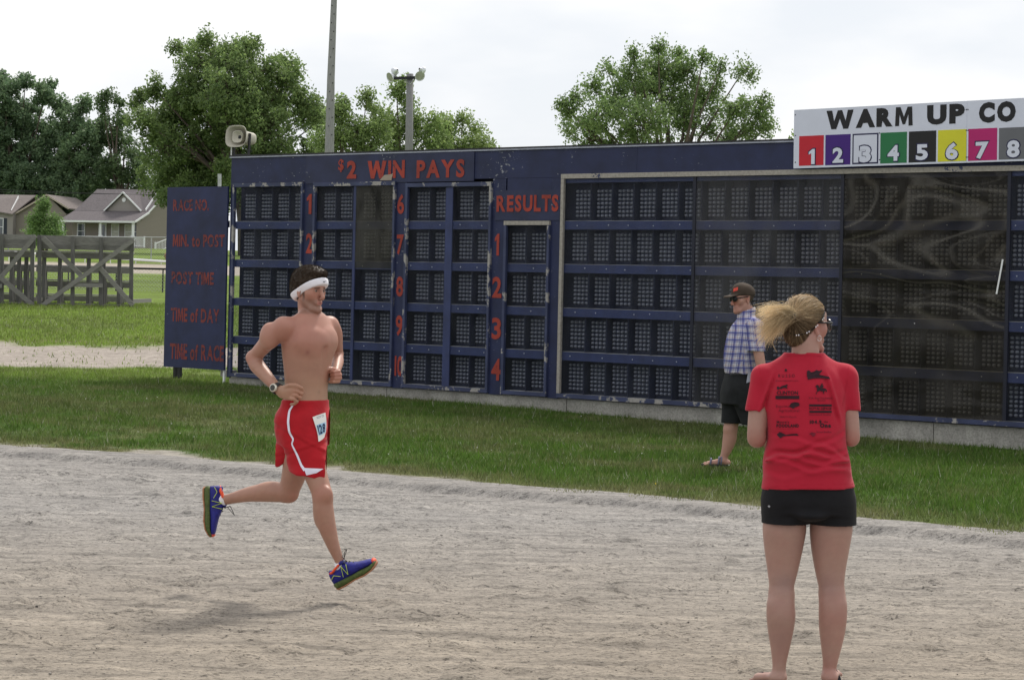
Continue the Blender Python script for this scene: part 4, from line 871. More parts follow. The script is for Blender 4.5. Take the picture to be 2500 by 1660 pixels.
class Head:
    def __init__(s,fd,o,R,sc): s.f=fd;s.o=np.array(o);s.R=R;s.s=sc
    def W(s,p): return s.o+s.R@(np.array(p,float)*s.s)
    def L(s,V): return ((V-s.o)@s.R)/s.s
    def ell(s,c,r,k=.012,mode='add',f=None): (f or s.f).ell(s.W(c),np.array(r)*s.s,s.R,k*s.s,mode)
    def cone(s,a,b,r1,r2,k=.01,mode='add',f=None): (f or s.f).cone(s.W(a),s.W(b),r1*s.s,r2*s.s,k*s.s,mode)
    def face(s,w=1.0,nose=1.0):
        s.ell((0,-.018,.032),(.076,.097,.088),.02); s.ell((0,.030,-.02),(.062,.060,.085),.03); s.ell((0,.062,.045),(.050,.030,.04),.03)
        for q in (-1,1):
            s.cone((q*.052,-.004,-.060),(q*.030,.058,-.108),.015,.013,.022); s.cone((q*.030,.058,-.108),(0,.078,-.116),.013,.016,.015); s.ell((q*.046,.052,-.022),(.022,.020,.024),.025)
            s.ell((q*.031,.100,-.003),(.015,.015,.0115),.008,'sub'); s.ell((q*.031,.0765,-.004),(.0150,.0130,.0135),.004)
            s.cone((q*.012,.090,.015),(q*.047,.073,.014),.0085,.007,.009)
            s.ell((q*.031,.0900,-.0045),(.0125,.0065,.0042),.001,'sub')
            s.ell((q*.076,-.010,-.014),(.006,.016,.030),.006); s.ell((q*.081,-.005,-.012),(.005,.009,.018),.004,'sub'); s.ell((q*.077,-.006,-.042),(.005,.008,.009),.004)
        s.cone((0,.088,.008),(0,.112*nose,-.040),.0095,.0125,.010); s.ell((0,.103*nose,-.050),(.017,.011,.009),.008)
        s.ell((0,.078,-.074),(.030,.013,.020),.014); s.ell((0,.0895,-.0695),(.022,.0050,.0046),.004); s.ell((0,.0880,-.0815),(.018,.0056,.0052),.004); s.ell((0,.0950,-.0755),(.0145,.0065,.0022),.002,'sub')
        s.ell((0,.083,-.116),(.017,.014,.013),.012)
    def eyes(s,parent,o):
        m1=simple('eye_white',(.45,.42,.40),.3,0,.5,0); m2=simple('iris',(.045,.028,.018),.15,0,.6,0)
        for q in (-1,1):
            c=Vector(s.W((q*.031,.0775,-.0045))-o); e=MB().lathe(c,Vector(s.R[:,1]),[(-.0115*s.s,0)]+[(math.sin(a)*.0115*s.s,math.cos(a)*.0115*s.s) for a in np.linspace(-1.3,1.3,7)]+[(.0115*s.s,0)],12).obj('eye',m1,parent,True)
            f=s.R@np.array([.12,1,-.02]); MB().lathe(c+Vector(f*.0100*s.s),Vector(f),[(0,.0062*s.s),(.0018*s.s,.0045*s.s),(.0026*s.s,0)],10).obj('iris',m2,e,True)
def finger(fd,pts,r0=.0095,r1=.0072,k=.004):
    n=len(pts); fd.chain(pts,[r0+(r1-r0)*i/(n-1) for i in range(n)],k)
class Person:
    def __init__(s,Y0): s.Y0=Y0
    def J(s,px,py,dy=0): return P(px,py,s.Y0+dy)
    def R(s,r,dy=0): return r/F*(s.Y0+dy)
    def chain(s,fd,pts,k=.02,**kw): fd.chain([s.J(x,y,d) for x,y,d,_ in pts],[s.R(r,d) for _,_,d,r in pts],k,**kw)
def comb(fd,n,step,dirfn,lift,seed,hfn=None,segs=7):
    """strand paths that follow a surface; dirfn gives the combing direction"""
    g=np.random.default_rng(seed); V,_=fd.nets(); p=V[g.integers(0,len(V),n)]+g.normal(0,.001,(n,3)); out=[p.copy()]
    for i in range(segs):
        p=p+dirfn(p)*step+g.normal(0,.0007,p.shape); e=.004; G=np.stack([fd.sample(p+np.eye(3)[k]*e)-fd.sample(p-np.eye(3)[k]*e) for k in range(3)],-1); G/=np.linalg.norm(G,axis=1)[:,None]+1e-6
        h=lift if hfn is None else hfn(i); p=p+G*np.clip(h-fd.sample(p),-.01,.01)[:,None]; out.append(p.copy())
    return np.stack(out,1)
def ribbon(name,fd,path,widths,Y0,mat,parent,origin,off=.003,n=40,nw=4):
    """strip of cloth or print laid on a surface along photo pixels"""
    path=np.array(path,float); t_=np.linspace(0,len(path)-1,n); X=np.interp(t_,range(len(path)),path[:,0]); Yp=np.interp(t_,range(len(path)),path[:,1]); W=np.interp(t_,range(len(path)),widths)
    ker=np.array([1,2,1])/4
    for _ in range(2): X[1:-1]=np.convolve(X,ker,'valid');Yp[1:-1]=np.convolve(Yp,ker,'valid')
    tx=np.gradient(X);ty=np.gradient(Yp);l=np.hypot(tx,ty)+1e-9; nx,ny=-ty/l,tx/l; q=np.linspace(-.5,.5,nw)
    gx=X[:,None]+nx[:,None]*W[:,None]*q; gy=Yp[:,None]+ny[:,None]*W[:,None]*q; V=fd.drape(gx,gy,Y0,off); i=np.arange(n*nw).reshape(n,nw)
    Fc=np.stack([i[:-1,:-1],i[1:,:-1],i[1:,1:],i[:-1,1:]],-1).reshape(-1,4); return link(name,mesh_np(name,V-np.array(origin),Fc,mat,True),parent)
def patch(name,fd,poly,Y0,mat,parent,origin,off=.003,n=10,**k):
    """quad patch (4 pixel corners TL TR BR BL) laid on a surface"""
    p=np.array(poly,float); a=np.linspace(0,1,n)[:,None,None]; b=np.linspace(0,1,n)[None,:,None]; G=(p[0]*(1-b)+p[1]*b)*(1-a)+(p[3]*(1-b)+p[2]*b)*a
    V=fd.drape(G[...,0],G[...,1],Y0,off); i=np.arange(n*n).reshape(n,n); Fc=np.stack([i[:-1,:-1],i[1:,:-1],i[1:,1:],i[:-1,1:]],-1).reshape(-1,4)
    return link(name,mesh_np(name,V-np.array(origin),Fc,mat,True),parent,**k)
def print_text(s,fd,x0,y0,x1,y1,Y0,mat,parent,origin,bold=.02,off=.004,name='print',slope=0,xf=None):
    V,Fc=text_vf(s,bold,1.06); px=x0+V[:,0]*(x1-x0); py=y1-V[:,1]*(y1-y0)+slope*(px-x0)
    if xf: px,py=xf(px,py)
    W=fd.drape(px,py,Y0,off); return link(name,mesh(name,W-np.array(origin),Fc,mat),parent)
def print_poly(pts,fd,Y0,mat,parent,origin,off=.004,name='print'):
    W=fd.drape([p[0] for p in pts],[p[1] for p in pts],Y0,off); return link(name,mesh(name,W-np.array(origin),[tuple(range(len(pts)))],mat),parent)
def strands(name,paths,width,cols,mat,parent,origin,g0=.85,g1=1.15):
    V=[];Fc=[];C=[];b0=0
    for pth,c in zip(paths,cols):
        n=len(pth); t_=np.gradient(pth,axis=0); s_=np.cross(t_,RNG.normal(size=3)); s_/=np.linalg.norm(s_,axis=1)[:,None]+1e-9
        w=width*np.linspace(1,.25,n)[:,None]; V+=[pth-s_*w,pth+s_*w]; 
        Fc.append(np.array([(b0+i,b0+i+1,b0+n+i+1,b0+n+i) for i in range(n-1)])); C.append(np.tile(c,(2*n,1))*np.concatenate([np.linspace(g0,g1,n)]*2)[:,None]); b0+=2*n
    return link(name,mesh_np(name,np.concatenate(V)-np.array(origin),np.concatenate(Fc),mat,True,np.concatenate(C)),parent,kind='stuff')
m_skin=attr_mat('skin',.46,0,.45,.22,300,.04); m_hair=attr_mat('hair',.5,.0,.35,.5,260)
def cloth(name,base,var=.12,scale=8,rough=.85,bump=.25,bs=70):
    t=NT(name); b=t.bsdf(base,rough,0,.15); b.inputs['Sheen Weight'].default_value=.12 if max(base)>.1 else .02
    t.l(t.ramp(t.noise(scale,5,.6),[(.3,tuple(c*(1-var) for c in base)),(.7,tuple(c*(1+var) for c in base))]),b.inputs['Base Color'])
    p=t.bump(b,t.noise(scale,4,.5,dist=1.2),bump,.012); t.bump(b,t.noise(900,2),.15,.001,p); return t.m
# ------------------------------------------------------------------ the runner
def runner():
    p=Person(12.1); J,R=p.J,p.R; o=np.array(J(770,1000)); o[2]=0
    root=empty('runner',o,0,label='person running shirtless in red shorts with white headband',cat='person')
    fd=Field(J(520,1470,-.42)-np.array([.08,0,0]),J(880,640,.42)+np.array([.06,0,.05]),.0044)
    yaw=R_(50); fx=np.array([math.sin(yaw),-math.cos(yaw),0]); lx=np.array([math.cos(yaw),math.sin(yaw),0])
    def K(y,cx,a,b,dy=0): q=J(cx,y,dy); return (q[2],q[0],q[1],a,b)
    fd.loft([K(1050,742,.135,.105),K(1015,744,.140,.105),K(985,746,.133,.094),K(945,748,.127,.090),K(905,750,.138,.098),K(865,752,.154,.110),K(835,753,.163,.117),K(808,755,.155,.104),K(788,757,.128,.080),K(772,759,.085,.060),K(762,760,.06,.05)],yaw,.02,cap=.03)
    for q in (-1,1):
        c=J(754,832)+lx*q*.072+fx*.083; fd.ell(c-fx*.010,(.064,.022,.046),Rot(yaw+q*.25),.05)       # pectorals
        fd.cone(J(757,776)+lx*q*.03,J(757,789)+lx*q*.14,.034,.030,.035)                    # shoulder line
    fd.cone(J(757,850)+fx*.112,J(750,975)+fx*.105,.010,.010,.02,'sub')
    for y in ():
        for q in (-1,1): fd.ell(J(752,y)+fx*.082+lx*q*.030,(.028,.014,.019),Rot(yaw),.015)
    for i in range(0):
        for q in (-1,): c=J(750,872+i*13)-lx*.105+fx*.06; fd.cone(c,c+fx*.05+np.array([0,0,.02]),.008,.006,.015)
    # neck and head
    fd.cone(J(758,790,.0)-fx*.012,J(754,728,0)-fx*.022,R(25),R(20.5),.016); fd.cone(J(764,780)+fx*.035,J(742,736)-fx*.005,.012,.010,.012)
    hd=Head(fd,J(755.5,706,0),Rot(R_(50),R_(-3)),.90); hd.face()
    # right arm (near the camera), hand held at the hip
    p.chain(fd,[(692,797,-.13,24),(668,818,-.10,22.5),(641,849,-.05,18.5),(620,872,0,16.5)],.025)
    p.chain(fd,[(617,874,0,16.5),(628,893,-.03,18.5),(648,916,-.08,16),(676,947,-.145,11.8),(684,953,-.155,12)],.018)
    fd.ell(J(655,822,-.115),(.036,.036,.065),None,.03); fd.ell(J(691,804,-.12),(.048,.047,.058),None,.02)
    fd.ell(J(660,818,-.095),(.044,.04,.055),None,.03)
    Hn=lambda x,y,d:J(x,y,d)
    fd.cone(Hn(690,955,-.165),Hn(715,953,-.180),.024,.020,.012,flat=((.25,1,0),.55)); fd.cone(Hn(690,962,-.160),Hn(712,970,-.172),.022,.018,.012,flat=((.25,1,0),.55))
    for (x,y,x2,y2,x3,y3) in ((719,945,738,951,741,958),(722,954,737,961,734,967),(720,964,733,971,728,976),(714,973,725,980,719,986)):
        finger(fd,[Hn(x-4,y,-.181),Hn(x+3,y+1,-.186),Hn(x2,y2,-.178),Hn(x3,y3,-.160),Hn(x3-8,y3+1,-.150)],.0100,.0078)
    finger(fd,[Hn(694,946,-.165),Hn(707,940,-.182),Hn(722,940,-.190),Hn(737,947,-.188)],.012,.0085)
    # left arm (far side), fist in front of the chest
    p.chain(fd,[(806,796,.13,23),(815,815,.17,21),(820,842,.24,17),(822,864,.30,15.5)],.03)
    p.chain(fd,[(822,866,.30,15),(823,882,.22,16),(822,896,.13,13),(820,906,.08,11)],.014)
    fd.ell(J(820,916,.045),(.030,.032,.036),None,.012)
    for i,(xa,ya) in enumerate(((829,905),(832,913),(832,921),(828,929))):
        finger(fd,[J(xa-3,ya,.03),J(xa-1,ya+2,.002),J(xa-14,ya+3,-.012),J(xa-23,ya+3,.006),J(xa-18,ya+3,.025)],.0098,.0082,.003)
    finger(fd,[J(817,903,.03),J(810,900,.005),J(800,901,-.012),J(796,905,-.012)],.0118,.0092)
    # legs
    p.chain(fd,[(735,1035,-.06,44),(752,1090,-.085,38),(768,1150,-.12,29),(785,1200,-.155,24.5),(788,1213,-.16,23.5)],.03)
    p.chain(fd,[(788,1213,-.155,23),(789,1240,-.155,25),(797,1280,-.15,22.5),(812,1327,-.14,16),(826,1362,-.13,11.8),(833,1378,-.125,11.5),(832,1400,-.12,14)],.02)
    fd.ell(J(797,1206,-.19),(.030,.026,.038),None,.02); fd.ell(J(783,1255,-.12),(.036,.044,.07),None,.025)
    p.chain(fd,[(745,1035,.07,43),(733,1090,.09,38),(720,1150,.11,31),(706,1196,.13,24.5),(702,1203,.135,23)],.03)
    p.chain(fd,[(702,1203,.135,22.5),(680,1201,.155,24.5),(655,1201,.18,24),(610,1206,.22,18.5),(570,1215,.25,13.5),(545,1221,.27,12.2),(525,1224,.28,14)],.02)
    fd.ell(J(712,1208,.115),(.032,.028,.034),None,.02); fd.ell(J(660,1193,.18),(.060,.036,.030),None,.025)
    nip=J(751,860)
    S=fd
    nipW=fd.drape([751],[860],12.1,.001)[0]; nav=fd.drape([779],[957],12.1,.001)[0]; nip2=fd.drape([812],[852],12.1,.001)[0]
    hands=[J(729,962,-.18),J(820,918,0)]
    def col(V):
        base=(.375,.212,.150)
        c=skin_col(V,base,red=[(J(790,1205,-.18),.05,.55),(J(715,1210,.12),.05,.5),(hands[0],.05,.65),(hands[1],.05,.65),(J(610,880,0),.05,.4),(J(700,800,-.15),.09,.25),(J(755,815,-.12),.12,.35),(hd.W((0,.1,-.045)),.02,.35),(hd.W((-.04,.07,-.03)),.03,.4),(hd.W((.04,.07,-.03)),.03,.4)],
            dark=[(nipW,.0125,.95,(.25,.10,.08)),(nav,.009,.9,(.22,.12,.08))])
        up_=(sstep(J(0,880)[2],J(0,800)[2],V[:,2])*sstep(1.47+.3,1.45,V[:,2]))[:,None]*.35*(.5+n3(V,14,31))[:,None]; c=c*(1-up_)+np.array([.42,.195,.155])*up_
        ab_=(sstep(J(0,880)[2],J(0,930)[2],V[:,2])*sstep(J(0,1000)[2]-.02,J(0,990)[2],V[:,2])*(V[:,0]>J(695,0)[0]))[:,None]*.4; c=c*(1-ab_)+np.array([.42,.262,.165])*ab_
        L=hd.L(V); face=(V[:,2]>hd.W((0,.05,-.14))[2])&(L[:,1]>-.2)
        def m(cnd,k,a): 
            w=(np.clip(cnd,0,1)*a*face)[:,None]; c[:]=c*(1-w)+np.array(k)*w
        ax=np.abs(L[:,0])
        m(1.4-(((ax-.029)/.019)**2+((L[:,2]-.0125-.003*np.cos(ax*90))/.0052)**2)+(L[:,1]<.05)*-9,(.05,.03,.02),.92)          # brows
        m(1.25-(((ax-.031)/.0150)**2+((L[:,2]+.003)/.0070)**2)-9*(L[:,1]<.05),(.10,.05,.04),.75)                         # lids, darkened with painted eye-socket shade
        m(1.3-((L[:,0]/.022)**2+((L[:,2]+.0755)/.010)**2)-9*(L[:,1]<.085),(.48,.17,.15),.75); m(1.2-((L[:,0]/.016)**2+((L[:,2]+.0755)/.0028)**2)-9*(L[:,1]<.085),(.08,.02,.02),.9)
        for q in (-1,1): m(1.2-(((L[:,0]-q*.008)/.004)**2+((L[:,2]+.053)/.003)**2)-9*(L[:,1]<.08),(.12,.05,.04),.8)
        st=sstep(-.045,-.065,L[:,2]+.03*(L[:,1]>.05)*(np.abs(L[:,0])<.02))*sstep(-.16,-.125,L[:,2])*sstep(-.02,.02,L[:,1]); m(st,(.15,.095,.07),.5)
        m(1.3-((L[:,0]/.05)**2+((L[:,2]-.0)/.012)**2)-9*(L[:,1]<.045),(.26,.13,.10),.45); m(1.2-(((np.abs(L[:,0])-.014)/.004)**2+((L[:,2]+.040)/.016)**2)-9*(L[:,1]<.08),(.26,.13,.10),.5)     # stubble is above; here shade painted across eye sockets and nose sides
        m(1.2-((ax-.068)/.02)**2-((L[:,1]-.02)/.014)**2-((L[:,2]+.02)/.05)**2,(.06,.04,.028),.85)                                                # sideburns
        return c
    fd.build('body',m_skin,root,col,o); hd.eyes(root,o)
    # hair
    hf=Field(hd.W((0,0,.05))-.17,hd.W((0,0,.05))+.17,.0045); hh=Head(hf,hd.o,hd.R,hd.s)
    hh.ell((0,-.012,.050),(.086,.107,.083),.01); hh.ell((0,.035,.097),(.068,.070,.032),.03); hh.ell((0,-.055,.01),(.078,.068,.09),.02)
    pl_=hd.W((0,.080,.054)); n=hd.R@np.array([0,.80,-.60]); hf.plane(pl_,n,.008); hf.plane(hd.W((0,-.03,-.055)),hd.R@np.array([0,.35,-1]),.01); hh.ell((0,.10,-.03),(.065,.095,.08),.008,'sub')
    hf.disp(lambda X,Y,Z:-.0045*np.sin(fbm(X*60,Z*60+Y*40,7,2)*26)*.5-.0045*(fbm(X*150,Y*150,5,2)+fbm(Y*150,Z*150,6,2)-1))
    hp=comb(hf,5200,.0042,lambda p:np.tile(hd.R@np.array([0,.75,.55]),(len(p),1)),.002,3,lambda i:.001+.0011*i,5); hc=[np.array([.050,.033,.020])*RNG.uniform(.4,1.7) for _ in hp]; strands('hair_strands',list(hp),.0008,hc,attr_mat('short_hair',.5,0,.3),root,o)
    hf.build('hair',m_hair,root,lambda V:np.array([.034,.022,.014])*(.3+1.5*n3(V,190,4))[:,None],o)
    # headband laid round the head: a band field slightly proud of hair
    bf=Field(hd.W((0,0,.03))-.17,hd.W((0,0,.03))+.17,.004); bh=Head(bf,hd.o,hd.R,hd.s)
    bh.ell((0,-.012,.045),(.0935,.1145,.092),.01); bh.ell((0,.045,.035),(.069,.071,.07),.03); bh.ell((0,-.05,.0),(.086,.077,.088),.02)
    nn=hd.R@np.array([0,-.50,.87]); bf.plane(hd.W((0,.09,.064)),nn,.002); bf.plane(hd.W((0,.09,.022)),-nn,.002); bf.disp(lambda X,Y,Z:0*X-.0005)
    bf.build('headband',cloth('white_terry',(.78,.78,.84),.04,20,.9,.2),root,None,o)
    T_=lambda pts,nm='logo':print_poly(pts,bf,12.1,m_black,root,o,.003,nm)
    T_([(789,685.5),(790.5,687.8),(797,685),(791.5,690),(789.3,689.3)])
    # shorts
    sf=Field(J(650,1190,-.32),J(815,965,.36)+np.array([0,0,.02]),.0058)
    sf.loft([K(1085,741,.150,.125),K(1050,740,.165,.138),K(1015,740,.163,.132),K(992,744,.142,.108),K(975,746,.139,.101)],yaw,.02,cap=.006)
    sf.cone(J(736,1050,-.06),J(750,1175,-.115),R(50),R(43),.04,flat=((0,1,0),.82)); sf.cone(J(742,1045,.07),J(682,1150,.17),R(50),R(33),.04,flat=((0,1,0),.85)); sf.cone(J(760,1060,-.08),J(776,1150,-.13),R(36),R(27),.03)
    # hems
    sf.plane(J(741,1157,-.1),(-.07,.05,-1),.003); sf.cone(J(700,1085,.12),J(672,1128,.17),R(24),R(17),.02); sf.plane(J(679,1137,.17),(.45,.0,-.9),.003,J(600,1200,.02),J(702,1080,.36))
    sf.disp(lambda X,Y,Z:(.020*(fbm(X*7+Z*4,Y*7+Z*9,81,3)-.5)-.0045*np.exp(-(((Z-J(0,1082)[2])-.35*(X-J(740,0)[0]))/.010)**2)+.004*np.exp(-(((Z-J(0,1086)[2])-.35*(X-J(740,0)[0]))/.012)**2)-.0035*np.exp(-(((Z-J(0,1045)[2])+.5*(X-J(760,0)[0]))/.010)**2)+.0035*np.exp(-(((Z-J(0,1050)[2])+.5*(X-J(760,0)[0]))/.010)**2))*sstep(J(0,985)[2],J(0,1010)[2],Z)+.010*np.sin((X*.9+Z*.25)*95+Y*40)*sstep(J(0,1115)[2],J(0,1160)[2],Z)*.45)
    sf.cone(J(752,1120,-.09),J(768,1190,-.12),R(33),R(31),.004,'sub'); sf.cone(J(730,1100,.08),J(700,1200,.14),R(28),R(26),.004,'sub')
    m_rs=cloth('red_shorts',(.40,.010,.018),.15,9,.7,.45)
    sf.build('shorts',m_rs,root,None,o); m_wt=cloth('white_piping',(.75,.74,.86),.03)
    ribbon('side_stripe',sf,[(716,987),(706,1003),(703,1030),(706,1055),(716,1072),(712,1084),(726,1112),(735,1135),(744,1148)],[4,5,5.5,5,4,3.5,5,5.5,7],12.1,m_wt,root,o,.0035,60)
    patch('hem_panel',sf,[(741,1142),(790,1144),(772,1155),(748,1160)],12.1,m_wt,root,o,.004,14)
    # bib
    bibw=[(763,1018),(794,1007),(793,1062),(777,1077)]
    gx=np.array([[763,773,784,794.5],[767,776,786.5,796.5],[772,780,789,797],[776,783,790,796],[777.5,782,788,792]],float); gy=np.array([[1018,1014,1010.5,1007],[1030,1027,1024,1021],[1046,1043,1040,1037],[1062,1060,1056,1053],[1078,1076,1072,1067]],float)
    from_=sf.drape(gx,gy,12.1,.010); ty=np.nanmin(from_[:,1]); rv_=[]
    for i,(a,b) in enumerate(zip(gx.ravel(),gy.ravel())): dd=from_[i,1]*.35+np.median(from_[:,1])*.65-.012; rv_.append(P(a,b,min(dd,from_[i,1])))
    rv_=np.array(rv_); i=np.arange(20).reshape(5,4); Fc=np.stack([i[:-1,:-1],i[1:,:-1],i[1:,1:],i[:-1,1:]],-1).reshape(-1,4)
    bb=link('race_bib',mesh_np('race_bib',rv_-o,Fc,simple('bib_paper',(.78,.79,.76),.6,var=.02),True),root)
    def onbib(u,v,lift):
        """bib surface point from unit coordinates (0..1 across, 0..1 down)"""
        g=rv_.reshape(5,4,3); a=min(u*3,2.999);b=min(v*4,3.999);i0,j0=int(b),int(a);fa,fb=a-j0,b-i0
        q=(g[i0,j0]*(1-fa)+g[i0,j0+1]*fa)*(1-fb)+(g[i0+1,j0]*(1-fa)+g[i0+1,j0+1]*fa)*fb; return q-np.array([0,lift,0])-o
    q=[onbib(u,v,.0015) for v in (.38,.55,.78) for u in (.10,.4,.7,.93)]; link('bib_print',mesh('bib_print',q,[(0,4,5,1),(1,5,6,2),(2,6,7,3),(4,8,9,5),(5,9,10,6),(6,10,11,7)],simple('pale_blue_print',(.38,.60,.80),.6,var=.02)),bb)
    V,Fq=text_vf('128',.03); link('bib_number',mesh('bib_number',[onbib(.16+.72*x,.75-.34*y,.003) for x,y in V],Fq,simple('navy_print',(.01,.02,.07),.6,var=0)),bb)
    for v in (.06,.12): link('bib_print',mesh('bib_print',[onbib(u,w,.0015) for u,w in ((.3,v),(.85,v),(.85,v+.022),(.3,v+.022))],[(0,3,2,1)],simple('grey_print',(.25,.26,.3),.6,var=0)),bb)
    # watch
    w=MB(); c1=Vector(J(676,948,-.150)-o); ax_=Vector(J(690,956,-.165)-J(665,935,-.125)).normalized()
    ws=MB().lathe(c1,ax_,[(-.013,.0285),(-.011,.0315),(.011,.0315),(.013,.0285)],20).obj('watch_strap',m_black,root,True)
    nrm=Vector((-.45,-.85,.1)); nrm=(nrm-ax_*nrm.dot(ax_)).normalized(); cc=c1+nrm*.030
    MB().lathe(cc,nrm,[(-.004,.021),(.004,.0215),(.008,.019),(.0085,.0155)],18).obj('watch_case',simple('watch_case',(.62,.60,.52),.3,.5),ws,True); MB().lathe(cc+nrm*.0088,nrm,[(0,.0150),(.0006,.0148),(.0008,0)],18).obj('watch_dial',simple('watch_dial',(.05,.05,.045),.2),ws)
    # shoes and socks
    def shoe(H,Tt,up,label,flip=1):
        H=np.array(H);Tt=np.array(Tt); f=Tt-H; L=np.linalg.norm(f); f/=L; up=np.array(up,float); up-=f*(up@f); up/=np.linalg.norm(up); s_=np.cross(f,up)
        def W(x,y,z): return tuple(H+f*x*L+s_*y*1.05+up*z*1.22-o)
        def rings(prof,n=16,bottom=0):
            v=[];fc=[]
            for x,w,z0,z1,pw in prof:
                for k in range(n):
                    t=2*math.pi*k/n; c,s2=math.cos(t),math.sin(t); yy=w*abs(c)**(2/pw)*(1 if c>0 else -1); zz=abs(s2)**(2/pw)*(1 if s2>0 else -1); v.append(W(x,yy,(z0+z1)/2+(z1-z0)/2*zz))
            m=len(prof)
            for i in range(m-1):
                for k in range(n): fc.append((i*n+k,i*n+(k+1)%n,(i+1)*n+(k+1)%n,(i+1)*n+k))
            fc.append(tuple(range(n-1,-1,-1))); fc.append(tuple((m-1)*n+k for k in range(n))); return v,fc
        S=empty('running_shoe'); S.parent=root
        m_so=simple('sole_green',(.075,.105,.030),.6,var=.35,scale=90,bump=.4); m_ou=simple('outsole',(.36,.17,.09),.7,var=.2,scale=60); m_up=simple('shoe_mesh',(.016,.018,.19),.55,0,.3,.25,60,.3,300)
        v,fc=rings([(-.01,.020,.012,.030,3),(.04,.031,.004,.032,4),(.2,.034,.003,.032,4),(.45,.033,.006,.029,4),(.68,.044,.004,.030,4),(.85,.043,.008,.028,4),(.96,.030,.018,.034,3),(1.0,.012,.024,.034,2.5)]); link('midsole',mesh('midsole',v,fc,m_so,True),S)
        v,fc=rings([(.0,.020,.002,.012,3),(.04,.030,-.003,.006,4),(.2,.033,-.004,.005,4),(.45,.030,.0,.008,4),(.68,.042,-.003,.006,4),(.85,.041,.002,.010,4),(.96,.030,.013,.020,3),(1.005,.012,.021,.028,2.5)]); link('outsole',mesh('outsole',v,fc,m_ou,True),S)
        v,fc=rings([(-.005,.018,.022,.075,2.4),(.03,.029,.022,.086,2.6),(.13,.034,.022,.078,2.6),(.25,.035,.022,.076,2.5),(.37,.036,.022,.088,2.4),(.48,.038,.022,.080,2.3),(.62,.042,.026,.064,2.3),(.78,.043,.026,.054,2.4),(.90,.037,.026,.048,2.4),(.97,.024,.028,.042,2.3),(.995,.010,.030,.038,2)]); link('upper',mesh('upper',v,fc,m_up,True),S)
        tb=MB(); ring=[]
        for k in range(17):
            t=2*math.pi*k/16; ring.append(W(.165+.155*math.cos(t),.029*math.sin(t),.080+.012*math.cos(t)+(.004 if math.cos(t)<-.6 else 0)))
        tb.tube(ring,.0065,6); tb.obj('collar',simple('orange_trim',(.72,.09,.035),.7),S,True)
        v,fc=rings([(.955,.030,.026,.047,2.4),(.985,.017,.027,.043,2.2),(1.003,.008,.028,.037,2)],12); link('toe_cap',mesh('toe_cap',v,fc,simple('orange_toe',(.70,.10,.05),.6),True),S)
        v,fc=rings([(.28,.018,.080,.098,2.2),(.36,.020,.084,.102,2.2),(.42,.018,.078,.094,2.2)],12); link('tongue',mesh('tongue',v,fc,m_up,True),S)
        lc=MB()
        for i in range(4):
            x=.42+.065*i; z=.092-.011*i; lc.tube([W(x,-.02,z-.008),W(x+.02,0,z+.001),W(x,.02,z-.008)],.0028,5)
        q=Vector(W(.43,0,.098)); U=Vector(up);Fv=Vector(f);Sv=Vector(s_)
        lc.tube([q,q+U*.018+Fv*.008*flip,q+U*.034+Fv*.025+Sv*.006,q+U*.040+Fv*.042,q+U*.030+Fv*.030,q+U*.006],.0020,5); lc.tube([q,q+U*.014-Fv*.004,q+U*.024-Fv*.002-Sv*.01],.0018,5); lc.tube([q,q+Sv*.025+U*.004,q+Sv*.035-U*.012],.002,5)
        lc.obj('laces',m_black,S)
        # letter mark on both sides of the shoe
        m_n=simple('neon_mark',(.55,.68,.08),.6,var=0)
        for sd_ in (-1,1):
            nb=MB()
            def seg(a,b,w=.0055): nb.beam(W(a[0],sd_*a[2],a[1]),W(b[0],sd_*b[2],b[1]),w*2,.0016,up=tuple(up))
            yb,yt=.0385,.0325
            seg((.29,.038,yb),(.345,.082,yt)); seg((.345,.082,yt),(.405,.038,yb+.001)); seg((.405,.038,yb+.001),(.46,.080,yt))
            for a,b in (((.02,.05,.030),(.12,.062,.0355)),((.12,.062,.0355),(.24,.046,.0368)),): seg(a,b,.0012)
            nb.obj('shoe_mark',m_n,S)
        return S
    m_sock=cloth('white_sock',(.76,.76,.80),.05)
    shoe(J(826,1438,-.115),J(927,1383,-.185),J(800,1395,-.115)-J(826,1438,-.115),'near')
    shoe(J(497,1188,.285),J(500,1311,.25),J(540,1188,.285)-J(497,1188,.285),'far',-1)
    MB().tube([J(829,1372,-.127)-o,J(832,1385,-.124)-o,J(834,1404,-.122)-o],[.0275,.029,.036],14).obj('sock',m_sock,root,True)
    MB().tube([J(551,1221,.266)-o,J(540,1222,.272)-o,J(524,1222,.28)-o],[.0275,.029,.036],14).obj('sock',m_sock,root,True)
runner()
